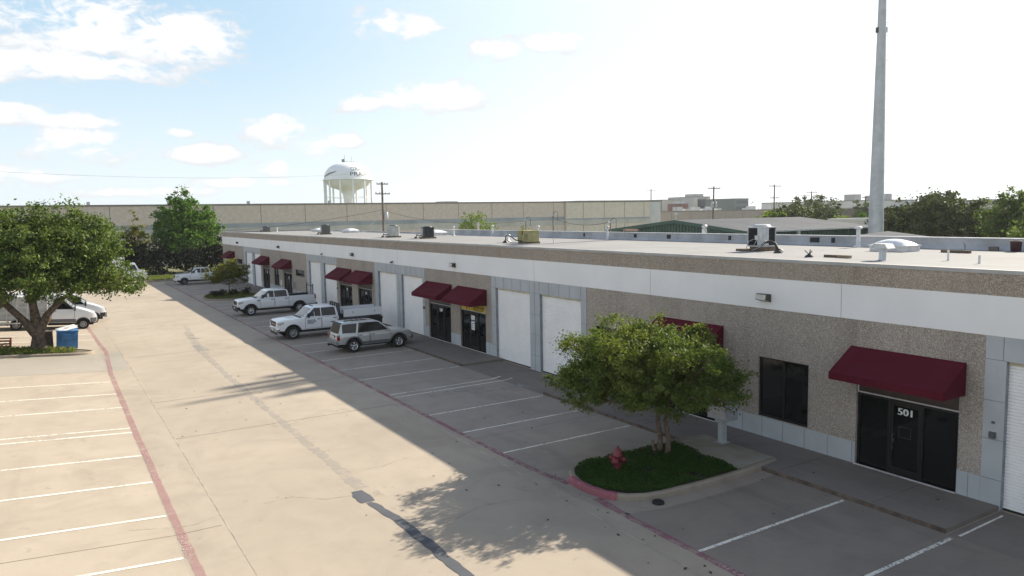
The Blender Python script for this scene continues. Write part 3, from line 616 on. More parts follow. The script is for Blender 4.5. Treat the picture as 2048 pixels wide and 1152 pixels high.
# storefront entrances
def storefront(a, b, num=None, yellow=False, dr=None, papers=()):
    x = D + .12; mb = MB()
    c, d = dr or (a + (b - a) * .34, a + (b - a) * .67)
    for y0, y1 in ((a + .003, a + .06), (c - .03, c + .03), (d - .03, d + .03), (b - .06, b - .003)): mb.box(x - .04, x + .05, y0, y1, .0, 2.26)
    mb.box(x - .038, x + .05, a + .06, b - .06, 2.19, 2.262); mb.box(x - .038, x + .05, a + .06, b - .06, .0, .09)
    fr = bpart('storefront', mb, BLKF)
    mb = MB(); mb.box(x + .0, x + .03, a + .062, c - .032, .092, 2.188); bpart('side_glass', mb, GLS, fr)
    mb = MB(); mb.box(x + .001, x + .03, d + .032, b - .062, .092, 2.188); bpart('side_glass', mb, GLS, fr)
    mb = MB(); mb.box(x - .03, x + .02, c + .035, c + .12, .095, 2.185); mb.box(x - .03, x + .02, d - .12, d - .035, .095, 2.185)
    mb.box(x - .029, x + .02, c + .12, d - .12, 2.08, 2.185); mb.box(x - .029, x + .02, c + .12, d - .12, .095, .30); mb.box(x - .005, x + .015, c + .12, d - .12, .30, 2.08, 1)
    dd = bpart('entry_door', mb, [BLKF, GLS])
    mb = MB(); mb.tube([(x - .03, d - .16, .85), (x - .10, d - .16, .85), (x - .10, d - .16, 1.25), (x - .03, d - .16, 1.25)], .016, 6); mb.box(x - .045, x - .03, d - .19, d - .13, 1.02, 1.12)
    bpart('handle', mb, DKMET, dd)
    mb = MB(); mb.box(x - .06, x + .05, a + .003, b - .003, 2.264, 2.295); mb.box(x - .06, x + .05, b - .035, b - .003, 2.296, 2.695); mb.box(x - .06, x + .05, a + .003, a + .035, 2.296, 2.695); mb.box(x - .20, x - .125, a, b, .123, .135)
    bpart('white_trim', mb, WTRIM, fr)
    mb = MB(); mb.box(x - .045, x + .05, a + .036, b - .036, 2.297, 2.695); sp = bpart('sign_panel', mb, YSIGN if yellow else SIGNP, fr)
    if yellow:
        sp['label'] = 'yellow sign panel with a phone number above the door'
        mb = MB(); O = (x - .0475, 0, 0)
        text_on(mb, '1-800-993-4202', .20, (x - .0475, (a + b) / 2 - .45, 2.41), (0, -1, 0), (0, 0, 1), 1.35)
        def scribble(yc, zc, w, h, n):              # small print too fine to read
            y = yc + w / 2
            for k in range(n):
                ww = w / n * random.uniform(.55, .8); mb.add([(x - .0475, y, zc - h / 2), (x - .0475, y - ww, zc - h / 2), (x - .0475, y - ww, zc + h / 2 * random.uniform(.5, 1)), (x - .0475, y, zc + h / 2)], [(0, 1, 2, 3)]); y -= w / n
        scribble((a + b) / 2 - .60, 2.54, 1.2, .085, 16); scribble((a + b) / 2 - .50, 2.325, .85, .045, 15)
        mb.add([(x - .0475, b - .62, 2.31), (x - .0475, b - .72, 2.31), (x - .0475, b - .62, 2.62), (x - .0475, b - .52, 2.66), (x - .0475, b - .55, 2.60)], [(0, 1, 2, 3, 4)])
        mb.add([(x - .0475, b - .86, 2.56), (x - .0475, b - 1.5, 2.56), (x - .0475, b - 1.35, 2.63), (x - .0475, b - .9, 2.64)], [(0, 1, 2, 3)])
        bpart('sign_lettering', mb, INK, fr)
    if num:
        mb = MB(); text_on(mb, num, .27, (x - .012, (c + d) / 2, 1.92), (0, -1, 0), (0, 0, 1), .40 if len(num) == 3 else .2, bold=.012); bpart('unit_number', mb, PAPER, dd)
    if papers:
        mb = MB()
        for yy, zz, w, h in papers: mb.box(x - .013, x - .009, yy - w / 2, yy + w / 2, zz - h / 2, zz + h / 2)
        nt = bpart('paper_notice', mb, PAPER, dd)
    return fr
fa = storefront(10.05, 12.95, '501', dr=(11.04, 12.0))
mb = MB()
for k, yy in enumerate((12.78, 12.62, 12.32, 12.23)): mb.box(D + .070, D + .0745, yy - .04, yy + .03, 2.62, 2.64 + .012 * (k % 2))
for zz in (1.50, 1.20): mb.box(D + .106, D + .109, 11.36, 11.70, zz, zz + .006)
for yy in (11.36, 11.70): mb.box(D + .106, D + .109, yy - .003, yy + .003, 1.2, 1.506)
bpart('letter_ghost', mb, mat('faded_mark', (0.12, 0.11, 0.11), .6), fa)
storefront(18.38, 21.25, '503')
storefront(34.77, 37.70, yellow=True, papers=[(36.42, 1.45, .40, .50), (36.40, 1.90, .42, .26)])
mb = MB()
for zz in (1.55, 1.42, 1.31):
    for k in range(4): mb.box(D + .1050, D + .1065, 36.55 - k * .075 - .05, 36.55 - k * .075, zz, zz + .035)
bpart('notice_print', mb, INK)
storefront(38.90, 41.85, '507', papers=[(40.35, 1.96, .20, .13)]).name = 'storefront'
storefront(51.47, 54.33, papers=[(52.95, 1.95, .24, .15)]); storefront(55.67, 58.57, papers=[(57.1, 1.95, .22, .2)])
storefront(72.5, 75.5, papers=[(74.0, 1.8, .22, .3)]); storefront(81.1, 84.0, papers=[(82.5, 1.85, .22, .25)]); storefront(98.5, 101.5)
# windows
for a, b, c, d in wins:
    x = D + .10; mb = MB()
    mb.box(x - .04, x + .05, a + .003, a + .06, c + .003, d - .003); mb.box(x - .04, x + .05, b - .06, b - .003, c + .003, d - .003)
    mb.box(x - .038, x + .05, a + .06, b - .06, c + .003, c + .06); mb.box(x - .038, x + .05, a + .06, b - .06, d - .06, d - .003)
    if d - c > 1 and b - a > 1.5: mb.box(x - .036, x + .05, (a + b) / 2 - .03, (a + b) / 2 + .03, c + .06, d - .06)
    w = bpart('window', mb, BLKF)
    mb = MB(); mb.box(x, x + .03, a + .06, b - .06, c + .06, d - .06); bpart('window_glass', mb, GLS, w)
# awnings: sloped canvas with a short valance and closed cheeks
for a, b in [(9.9, 13.14), (18.02, 21.29), (34.58, 37.91), (38.66, 42.07), (51.22, 54.66), (55.6, 58.95), (72.4, 75.95), (80.9, 84.55), (98.2, 101.9)]:
    xf, zt, zb, zl = D - 1.06, 3.61, 2.76, 2.96; x0 = D - .024; n = 7; mb = MB(); vs = []
    for i in range(n + 1):
        y = a + (b - a) * i / n; sag = (0, .03, .035, .012, .012, .035, .03, 0)[i]
        vs += [(x0, y, zt), ((x0 + xf) / 2, y, (zt + zl) / 2 - sag), (xf, y, zl), (xf - .004, y, zb)]
    fs = []
    for i in range(n):
        for k in range(3): q = 4 * i + k; fs.append((q, q + 1, q + 5, q + 4))
    mb.add(vs, fs, 0, False)
    for y in (a, b): mb.add([(x0, y, zt), (xf, y, zl), (xf - .004, y, zb), (x0, y, zb)], [(0, 1, 2, 3)])
    for k in (0, 3.5, 7):                         # sewn seams over the frame ribs
        y = min(max(a + (b - a) * k / n, a + .02), b - .02); s_ = .012 if k == 3.5 else 0
        mb.add([(x0, y - .02, zt + .006), ((x0 + xf) / 2, y - .02, (zt + zl) / 2 + .006 - s_), (xf - .006, y - .02, zl + .004), (x0, y + .02, zt + .006), ((x0 + xf) / 2, y + .02, (zt + zl) / 2 + .006 - s_), (xf - .006, y + .02, zl + .004)], [(0, 1, 4, 3), (1, 2, 5, 4)])
    aw = bpart('awning', mb, AWN)
    mb = MB()
    for y in (a + .03, (a + b) / 2, b - .03): mb.tube([(x0, y, zb + .03), (xf + .03, y, zb + .03), (xf + .03, y, zl - .03), (x0, y, zt - .05)], .014, 5)
    bpart('awning_frame', mb, GALV, aw)
# wall-pack lights and little cameras on the white band
for y in (16.24, 38.29, 55.15, 76.77, 96.0):
    mb = MB(); x = D - .022
    mb.add([(x, y - .22, 4.62), (x, y + .22, 4.62), (x, y + .22, 4.88), (x, y - .22, 4.88), (x - .26, y - .20, 4.70), (x - .26, y + .20, 4.70), (x - .22, y + .20, 4.90), (x - .22, y - .20, 4.90)],
           [(0, 1, 2, 3), (4, 7, 6, 5), (3, 2, 6, 7), (0, 3, 7, 4), (1, 5, 6, 2)])
    w = bpart('wall_light', mb, DKMET)
    mb = MB(); mb.quad((x, y - .21, 4.625), (x - .255, y - .19, 4.70), (x - .255, y + .19, 4.70), (x, y + .21, 4.625)); mb.quad((x - .263, y - .19, 4.71), (x - .226, y - .19, 4.87), (x - .226, y + .19, 4.87), (x - .263, y + .19, 4.71)); bpart('lamp_lens', mb, LENS, w)
for y in (47.28, 62.6):
    mb = MB(); x = D - .022; mb.tube([(x, y, 4.58), (x - .14, y, 4.56)], .03, 8); mb.tube([(x - .10, y + .22, 4.50), (x - .16, y - .12, 4.54)], .055, 8); bpart('security_camera', mb, BLACKP)
for y, z in ((9.21, 1.91), (26.06, 1.91), (42.5, 1.91), (59.0, 1.9)):
    mb = MB(); mb.box(D - .09, D - .013, y - .07, y + .07, z - .09, z + .06); bpart('keypad', mb, mat('grey_keypad', (0.09, 0.10, 0.11), .5))
    mb = MB(); mb.box(D - .06, D - .013, y - .03, y + .03, z + .28, z + .33); bpart('door_bell', mb, mat('grey_keypad', (0.09, 0.10, 0.11), .5))
mb = MB(); mb.box(D - .16, D - .002, 71.75, 72.0, 1.0, 1.55); mb.tube([(D - .06, 71.3, .1), (D - .06, 71.3, 1.6)], .03, 6); bpart('meter_box', mb, GALV)
# vent pipes and skylights, fixed to the roof
def vent(x, y, h, r=.06, cap=True, dark=False):
    mb = MB(); mb.lathe([(0.001, 0), (r * 2.6, 0.0), (r * 2.0, .05), (r * 1.1, .09), (r, .10), (r, h)], (x, y, RZ + .003), 12)
    if cap: mb.lathe([(r, h - .10), (r * 1.9, h - .08), (r * 2.0, h - .02), (r * 1.2, h + .03), (.001, h + .04)], (x, y, RZ + .003), 12)
    return bpart('vent_pipe', mb, GALV if dark else WPIPE, roof)
vent(25.5, 81.1, .72, .07); vent(25.2, 61.0, .62, .07); vent(25.4, 99.3, .55, .07); vent(31.0, 53.1, .88, .06); vent(30.9, 46.2, .85, .07); vent(30.9, 38.1, .86, .06); vent(30.8, 20.3, .90, .085)
vent(25.6, 55.0, .55, .10); vent(25.0, 40.9, .45, .10); vent(29.6, 57.3, .8, .06)
mb = MB(); c = (23.6, 14.65, RZ + .003); mb.lathe([(.15, 0), (.12, .05), (.115, .42)], c, 14); mb.add([(c[0] - .22, c[1] - .30, c[2] + .40), (c[0] + .22, c[1] - .30, c[2] + .40), (c[0] + .22, c[1] - .20, c[2] + .55), (c[0] - .22, c[1] - .20, c[2] + .55),
    (c[0] - .22, c[1] + .30, c[2] + .40), (c[0] + .22, c[1] + .30, c[2] + .40), (c[0] + .22, c[1] + .20, c[2] + .55), (c[0] - .22, c[1] + .20, c[2] + .55)], [(0, 1, 2, 3), (3, 2, 6, 7), (7, 6, 5, 4), (0, 3, 7, 4), (1, 5, 6, 2), (0, 4, 5, 1)])
bpart('vent_hood', mb, GALV, roof)
def skylight(x, y, sx, sy, h=.42):
    mb = MB(); mb.box(x - sx / 2, x + sx / 2, y - sy / 2, y + sy / 2, RZ + .003, RZ + .20)
    mb.box(x - sx / 2 - .04, x + sx / 2 + .04, y - sy / 2 - .04, y + sy / 2 + .04, RZ + .201, RZ + .25)
    n = 12; vs = []
    for i in range(n + 1):
        for j in range(n + 1):
            u, v = i / n * 2 - 1, j / n * 2 - 1; vs.append((x + u * sx / 2, y + v * sy / 2, RZ + .251 + h * ((1 - u * u) * (1 - v * v)) ** .62 * .8))
    mb.add(vs, [(i * (n + 1) + j, (i + 1) * (n + 1) + j, (i + 1) * (n + 1) + j + 1, i * (n + 1) + j + 1) for i in range(n) for j in range(n)], 1, True)
    return bpart('skylight', mb, [WTRIM, mat('white_acrylic', (0.82, 0.82, 0.81), .25)], roof)
skylight(28.9, 17.45, 1.0, 1.5, .30); skylight(30.0, 61.5, 1.3, 2.3, .3); skylight(29.8, 83.5, 1.3, 2.3, .3); skylight(30.0, 96.0, 1.3, 2.3, .25)
for x, y, h in ((24.67, 13.08, .34), (23.95, 11.77, .26), (24.9, 35.6, .35)):
    mb = MB(); mb.tube([(x, y, RZ), (x, y, RZ + h)], .035, 8); bpart('roof_stub', mb, WPIPE, roof)
mb = MB(); mb.lathe([(.16, 0), (.13, .06), (.06, .10), (.05, .14)], (23.46, 17.38, RZ + .003), 12); 
for a in (0, 2.1, 4.0): mb.tube([(23.46, 17.38, RZ + .1), (23.46 + .16 * math.cos(a), 17.38 + .16 * math.sin(a), RZ + .22 + .06 * a / 4)], .018, 5)
mb.lathe([(.18, 0), (.14, .08), (.08, .12)], (24.9, 19.9, RZ + .003), 12); bpart('pipe_boot', mb, mat('tar_black', (0.05, 0.05, 0.05), .8), roof)
# ================================================================== VEHICLES
def patch(poly, w, off, zc=(), xc=(), sides=(1, -1), thick=False):
    """flat polygon in the x-z plane wrapped onto a body side of half width w(x,z); returns (verts, faces)"""
    bm = bmesh.new(); vs = [bm.verts.new((x, 0, z)) for x, z in poly]; bm.faces.new(vs)
    for z in zc: bmesh.ops.bisect_plane(bm, geom=bm.verts[:] + bm.edges[:] + bm.faces[:], plane_co=(0, 0, z), plane_no=(0, 0, 1))
    for x in xc: bmesh.ops.bisect_plane(bm, geom=bm.verts[:] + bm.edges[:] + bm.faces[:], plane_co=(x, 0, 0), plane_no=(1, 0, 0))
    bm.verts.ensure_lookup_table(); bm.verts.index_update()
    V = [v.co.copy() for v in bm.verts]; F = [[v.index for v in f.verts] for f in bm.faces]; bm.free()
    out = []
    for s in sides: out.append(([(v.x, s * (w(v.x, v.z) + off), v.z) for v in V], F))
    return out
def shell(poly, w, zc=(), xc=()):
    """solid whose side outline is poly and whose half width is w(x,z)"""
    bm = bmesh.new(); a = [bm.verts.new((x, -1, z)) for x, z in poly]; b = [bm.verts.new((x, 1, z)) for x, z in poly]
    bm.faces.new(a); bm.faces.new(b[::-1]); n = len(poly)
    for i in range(n): bm.faces.new((a[i], b[i], b[(i + 1) % n], a[(i + 1) % n]))
    for no, cs in (((0, 0, 1), zc), ((1, 0, 0), xc)):
        for c in cs: bmesh.ops.bisect_plane(bm, geom=bm.verts[:] + bm.edges[:] + bm.faces[:], plane_co=(c * no[0], 0, c * no[2]), plane_no=no)
    for y in (-.6, 0, .6): bmesh.ops.bisect_plane(bm, geom=bm.verts[:] + bm.edges[:] + bm.faces[:], plane_co=(0, y, 0), plane_no=(0, 1, 0))
    bm.verts.index_update()
    V = [(v.co.x, v.co.y * w(v.co.x, v.co.z), v.co.z) for v in bm.verts]; F = [[v.index for v in f.verts] for f in bm.faces]; bm.free()
    return V, F
def arch(cx, cz, r, zlow, n=9, rev=False):
    a0 = math.asin((zlow - cz) / r); P = [(cx + r * math.cos(a0 + (math.pi - 2 * a0) * i / n), cz + r * math.sin(a0 + (math.pi - 2 * a0) * i / n)) for i in range(n + 1)]
    return P[::-1] if rev else P
def wheel(parent, x, y, r, wd, side, rimm, style='spoke5', tyre_side=.40):
    """tyre with an alloy or steel rim; side +1/-1 is the outward direction"""
    mb = MB(); rr = r * (1 - tyre_side); h = wd / 2
    mb.lathe([(rr, -h * .8), (r * .93, -h), (r * .985, -h * .75), (r, -h * .4), (r, h * .4), (r * .985, h * .75), (r * .93, h), (rr, h * .8), (rr * .97, h * .3), (rr * .97, -h * .3), (rr, -h * .8)], (0, 0, 0), 28, 0, 'Y')
    t = mb.build('wheel', RUBBER, parent, (x, y, r))
    mb = MB(); s = side; R0 = rr * .99
    mb.lathe([(R0, s * h * .78), (R0 * .90, s * h * .80), (R0 * .86, s * h * .45), (R0 * .80, s * h * .1)], (0, 0, 0), 28, 0, 'Y')
    mb.lathe([(R0 * .80, s * h * .1), (.001, s * h * .08)], (0, 0, 0), 24, 1, 'Y')
    mb.lathe([(.001, s * h * .78), (R0 * .20, s * h * .76), (R0 * .26, s * h * .5), (R0 * .26, s * h * .1)], (0, 0, 0), 16, 0, 'Y')
    if style == 'spoke5':
        for k in range(5):
            a = k * 2 * math.pi / 5 + .3
            for da in (-.13, .13):
                c, q = math.cos(a), math.sin(a); c2, q2 = math.cos(a + da * 1.6), math.sin(a + da * 1.6)
                mb.tube([(c * R0 * .2, s * h * .62, q * R0 * .2), (c2 * R0 * .88, s * h * .66, q2 * R0 * .88)], [R0 * .11, R0 * .13], 6)
    else:
        for k in range(8):
            a = k * math.pi / 4; mb.tube([(math.cos(a) * R0 * .2, s * h * .55, math.sin(a) * R0 * .2), (math.cos(a) * R0 * .9, s * h * .5, math.sin(a) * R0 * .9)], [R0 * .15, R0 * .17], 6)
    mb.build('rim', [rimm, BLACKP], t)
    return t
def flare(mb, cx, cz, r0, r1, zlow, w, off, sides=(1, -1), m=0):
    for s in sides:
        A = arch(cx, cz, r0, zlow, 12); B = arch(cx, cz, r1, zlow, 12); n = len(A); vs = []
        for (ax, az), (bx, bz) in zip(A, B): vs += [(ax, s * (w(ax, az) + off - .05), az), (ax, s * (w(ax, az) + off), az), (bx, s * (w(bx, bz) + off * .8), bz), (bx, s * (w(bx, bz) - .01), bz)]
        mb.add(vs, [(4 * i + k, 4 * i + k + 1, 4 * i + k + 5, 4 * i + k + 4) for i in range(n - 1) for k in range(3)], m, True)
def add_patches(mb, ps, m=0):
    for V, F in ps: mb.add(V, F, m)
def scaled(poly, d):
    cx = sum(p[0] for p in poly) / len(poly); cz = sum(p[1] for p in poly) / len(poly); out = []
    for x, z in poly: L = math.hypot(x - cx, z - cz); out.append((x + (x - cx) / L * d, z + (z - cz) / L * d))
    return out
def windows(parent, polys, w, glassm=None, trim=BLACKP, name='side_window'):
    for P in polys:
        for s in (1, -1):
            mb = MB(); add_patches(mb, patch(scaled(P, .022), w, .003, sides=(s,)), 1); add_patches(mb, patch(P, w, .007, sides=(s,)), 0)
            mb.build(name, [glassm or CARGL, trim], parent)
def door_panels(parent, polys, w, paint, zc, handles, hm, dark=BLACKP):
    for P, (hx, hz) in zip(polys, handles):
        for s in (1, -1):
            mb = MB(); add_patches(mb, patch(P, w, .003, zc, sides=(s,)), 1); add_patches(mb, patch(scaled(P, -.022), w, .007, zc, sides=(s,)), 0)
            d = mb.build('door', [paint, dark], parent)
            mb = MB(); y = s * (w(hx, hz) + .025); mb.cbox((hx, y, hz), (.22, .03, .045)); mb.build('handle', hm, d, bevel=.01)
def pickup(name, loc, rz, label, paint, P):
    """crew-cab pickup facing +x locally; P holds the proportions that tell one truck from another"""
    T = thing(name, loc, label, 'pickup truck', rz, 'pickups parked nose out by the warehouse')
    L0, L1, fa, ra, r = P['nose'], P['tail'], P['fa'], P['ra'], P['r']; W = P.get('w', .99); hz, bz, rz_ = P['hood'], P['belt'], P['roof']; cb = P['cabback']; ws0, ws1 = P['ws']
    def wb(x, z):
        k = W
        if x > L0 - .75: k *= 1 - .11 * ((x - L0 + .75) / .75) ** 2
        if z > 1.05: k -= .05 * (z - 1.05) / .3
        if z < .72: k -= .05 * (.72 - z) / .2
        return k
    def wc(x, z): return W - .045 - (z - bz) * .26 - (.03 if x > ws1 + .2 else 0) * min(1, max(0, (x - ws1 - .2) / .6))
    ar = r + .10; zl = .56
    flat = P.get('flatbed'); tail_top = P.get('bedtop', bz + .02)
    xb = cb - .02
    prof = [(L0 - .06, .60), (L0, .74), (L0 + .01, .98), (L0 - .03, hz - .14), (L0 - .16, hz - .04), (L0 - .5, hz), (ws0 + .05, bz + .015), (xb if flat else L1 + .02, bz if flat else tail_top)]
    if flat: prof += [(xb, .60)]
    else: prof += [(L1, .72), (L1 + .05, .62)]
    if not flat: prof += arch(ra, r, ar, .60, 9, True)
    prof += [(fa - ar - .25, zl)] if False else []
    prof += [(ra + ar + .1 if not flat else xb + .02, zl)] + arch(fa, r, ar, zl, 9, True)
    V, F = shell(prof, wb, (.72, 1.05, 1.2), (L0 - .75, L0 - .45, L0 - .2))
    mb = MB(); mb.add(V, F); body = mb.build('body', paint, T, bevel=.028, sharp=R_(38))
    if not flat:                                              # hollow out the bed
        cut = MB().box(L1 + .09, xb - .06, -W + .13, W - .13, .80, 2.2).build('cut', BLACKP); cut.location = T.location; cut.rotation_euler = T.rotation_euler
        bpy.context.view_layer.update()
        md = body.modifiers.new('b', 'BOOLEAN'); md.operation = 'DIFFERENCE'; md.solver = 'EXACT'; md.object = cut
        me = bpy.data.meshes.new_from_object(body.evaluated_get(bpy.context.evaluated_depsgraph_get())); body.modifiers.clear(); body.data = me
        bpy.data.objects.remove(cut)
        mb = MB(); mb.box(L1 + .095, xb - .065, -W + .135, W - .135, .80, .815)
        for s in (1, -1): mb.box(L1 + .092, xb - .062, s * (W - .1355) - .004, s * (W - .1355) + .004, .81, tail_top - .03); mb.box(L1 + .03, xb - .03, s * (W - .095) - .045, s * (W - .095) + .045, tail_top - .002, tail_top + .016)
        mb.box(L1 + .04, L1 + .095, -W + .14, W - .14, tail_top - .004, tail_top + .014)
        mb.build('bed_liner', BLACKP, T)
        mb = MB(); mb.box(xb - .018, xb - .002, -W - .002 + .02, W - .018, .62, bz - .03); mb.build('bed_gap', BLACKP, T)
    # cab
    prof = [(ws0, bz - .03), (ws0 - .02, bz + .02), (ws1 + .12, rz_ - .07), (ws1 - .06, rz_ - .015), (ws1 - .5, rz_), (cb + .6, rz_ - .005), (cb + .2, rz_ - .04), (cb + .09, rz_ - .11), (cb, bz + .02), (cb, bz - .03)]
    V, F = shell(prof, wc, (bz + .2, rz_ - .12), (ws1,)); mb = MB(); mb.add(V, F); cab = mb.build('cab', paint, T, bevel=.035, sharp=R_(38))
    # windscreen: lies on the raked front of the cab
    def glassquad(nm, x0, z0, x1, z1, gm, inset=.09, off=.009):
        d = Vector((x1 - x0, 0, z1 - z0)); nrm = Vector((d.z, 0, -d.x)).normalized(); nrm = nrm if (nrm.x > 0) == (nm == 'windscreen') else -nrm
        a, b = Vector((x0, 0, z0)) + d * .06, Vector((x0, 0, z0)) + d * .95; w0, w1 = wc(a.x, a.z) - inset, wc(b.x, b.z) - inset; o = nrm * off
        mb = MB(); mb.quad(a + o + Vector((0, -w0, 0)), a + o + Vector((0, w0, 0)), b + o + Vector((0, w1, 0)), b + o + Vector((0, -w1, 0)))
        return mb.build(nm, gm, T)
    g = glassquad('windscreen', ws0 - .02, bz + .02, ws1 + .12, rz_ - .07, WSHG)
    mb = MB()
    for y in (.1, -.55): mb.tube([(ws0 + .02, y, bz + .035), (ws0 - .10, y + .55, bz + .11)], .012, 5)
    mb.box(ws0 - .02, ws0 + .16, -W + .2, W - .2, bz - .01, bz + .026); mb.build('wiper', BLACKP, g)
    glassquad('rear_window', cb, bz + .02, cb + .09, rz_ - .11, CARGL, .16)
    mid = P['bpillar']; zt, zb = rz_ - .10, bz + .05
    k = (ws0 - .02 - ws1 - .12) / (rz_ - .09 - bz)
    fx = lambda z: ws1 + .12 + (rz_ - .07 - z) * k - .13
    windows(T, [[(mid + .05, zb), (fx(zb) - .02, zb + .02), (fx(zb) - .12, zb + .10), (ws1 - .02, zt), (mid + .05, zt)], [(cb + .17, zb), (mid - .05, zb), (mid - .05, zt), (cb + .30, zt), (cb + .22, zt - .06)]], wc)
    # doors
    fe = fx(zb) + .05
    door_panels(T, [[(mid + .01, zl + .05), (fe, zl + .05), (fe, bz - .02), (mid + .01, bz - .02)], [(max(cb + .04, ra + ar + .05), zl + .05), (mid - .01, zl + .05), (mid - .01, bz - .02), (cb + .05, bz - .02), (cb + .04, bz - .25)]], wb, paint, (.72, 1.05), [(mid + .18, bz - .13), (cb + .24, bz - .13)], P.get('hm', BLACKP))
    # lamps, grille, bumper
    yl = wb(L0 - .1, .9)
    for s in (1, -1):
        mb = MB(); zz = hz - .33; mb.add([(L0 - .02, s * (yl - .34), zz), (L0 - .06, s * (yl + .005), zz + .02), (L0 - .06, s * (yl + .005), zz + .20), (L0 - .035, s * (yl - .34), zz + .19), (L0 - .42, s * (wb(L0 - .42, .9) + .006), zz + .10), (L0 - .40, s * (wb(L0 - .4, .9) + .006), zz + .21)] , [(0, 1, 2, 3), (1, 4, 5, 2)])
        for i, v in enumerate(mb.v[:4]): mb.v[i] = (v[0] + .04, v[1], v[2])
        h = mb.build('headlight', HEADL, T)
        mb = MB(); mb.cbox((L0 - .20, s * (wb(L0 - .2, .9) + .008), zz + .06), (.07, .012, .06)); mb.build('turn_lamp', AMBER, h)
        mb = MB(); mx = fx(zb) - .12; mb.cbox((mx, s * (W + .16), bz + .16), (.12, .20, .27)); mb.tube([(mx + .02, s * (W - .06), bz + .06), (mx + .02, s * (W + .1), bz + .10)], .03, 6); mb.build('wing_mirror', BLACKP, T, bevel=.03)
        if not flat:
            mb = MB(); mb.cbox((L1 + .035, s * (wb(L1, 1.1) - .05), tail_top - .22), (.10, .14, .36)); mb.build('tail_lamp', REDL, T, bevel=.015)
        wheel(T, fa, s * (W - .15), r, .26, s, P['rim'], P.get('rs', 'steel')); wheel(T, ra, s * (W - .15), r, .26, s, P['rim'], P.get('rs', 'steel'))
    mb = MB(); gz = hz - .40
    mb.box(L0 - .02, L0 + .026, -yl + .36, yl - .36, gz, gz + .30, 0); 
    for z in P.get('bars', (.06, .14, .22)): mb.box(L0 + .02, L0 + .040, -yl + .38, yl - .38, gz + z - .015, gz + z + .015, 1)
    mb.lathe([(.001, .05), (.07, .045), (.075, .03)], (L0, 0, gz + .15), 14, 1, 'X'); mb.build('grille', [BLACKP, P['gm']], T, bevel=.006)
    mb = MB(); mb.box(L0 - .16, L0 + .085, -yl - .0, yl + .0, .52, .74); b = mb.build('front_bumper', P['bm'], T, bevel=.04)
    mb = MB(); mb.box(L0 - .02, L0 + .03, -yl + .15, yl - .15, .36, .519); mb.box(L0 + .087, L0 + .10, -.16, .16, .58, .69, 1); mb.build('lower_valance', [BLACKP, PAPER], T)
    mb = MB(); mb.box(ra - .6 if flat else L1 + .06, L0 - .3, -.5, .5, .34, .58); mb.box(fa - .9, fa + .5, -W + .3, W - .3, .45, .95); mb.box(ra - .5, ra + .5, -W + .3, W - .3, .38, .79); mb.tube([(ra, -W + .2, r), (ra, W - .2, r)], .08, 8); mb.tube([(fa, -W + .2, r), (fa, W - .2, r)], .06, 8)
    for s in (1, -1): mb.box(ra + ar + .1, fa - ar - .02, s * (W - .14) - .05, s * (W - .14) + .05, .42, .57)
    mb.build('chassis', BLACKP, T)
    if not flat:
        mb = MB(); mb.box(L1 - .14, L1 + .02, -W + .06, W - .06, .50, .68); mb.build('rear_bumper', P['rb'], T, bevel=.03)
        mb = MB(); mb.quad((L1 - .002, -W + .22, .78), (L1 - .002, W - .22, .78), (L1 + .012, W - .22, tail_top - .06), (L1 + .012, -W + .22, tail_top - .06)); mb.cbox((L1 - .004, 0, tail_top - .16), (.03, .24, .06), m=1); mb.build('tailgate', [paint, BLACKP], T)
    for s in (1, -1):
        mb = MB(); flare(mb, fa, r, ar - .004, ar + .045, zl, wb, .012, (s,)); mb.build('wheel_arch', P.get('fm', paint), T)
        if not flat: mb = MB(); flare(mb, ra, r, ar - .004, ar + .045, .60, wb, .012, (s,)); mb.build('wheel_arch', P.get('fm', paint), T)
    return T, wb, wc
PI = math.pi
# white crew cab with black steel bumper, black bed and a ladder rack on the tail
titan = dict(nose=2.98, tail=-3.18, fa=2.02, ra=-1.83, r=.415, w=1.0, hood=1.27, belt=1.33, roof=1.96, cabback=-1.02, ws=(1.42, .62), bpillar=.16, rim=CHROME, gm=BLACKP, bm=BLACKP, rb=BLACKP, bedtop=1.40, fm=BLACKP)
t1, wb, wc = pickup('pickup_truck', (15.22, 61.62, 0), PI, 'white crew cab pickup with black front bumper and a ladder rack at its tail', WCAR, titan)
mb = MB()
for y in (-.86, .86): mb.tube([(-3.0, y, 1.38), (-3.0, y * .98, 2.02), (-3.03, y * .97, 2.22)], .04, 6)
mb.tube([(-3.0, -.85, 2.04), (-3.0, .85, 2.04)], .035, 6); mb.build('ladder_rack', BLACKP, t1)
mb = MB(); mb.cbox((2.02 - .62, 0, 1.16), (.20, 2 * wb(1.4, 1.16) + .012, .09)); mb.build('fender_vent', BLACKP, t1)
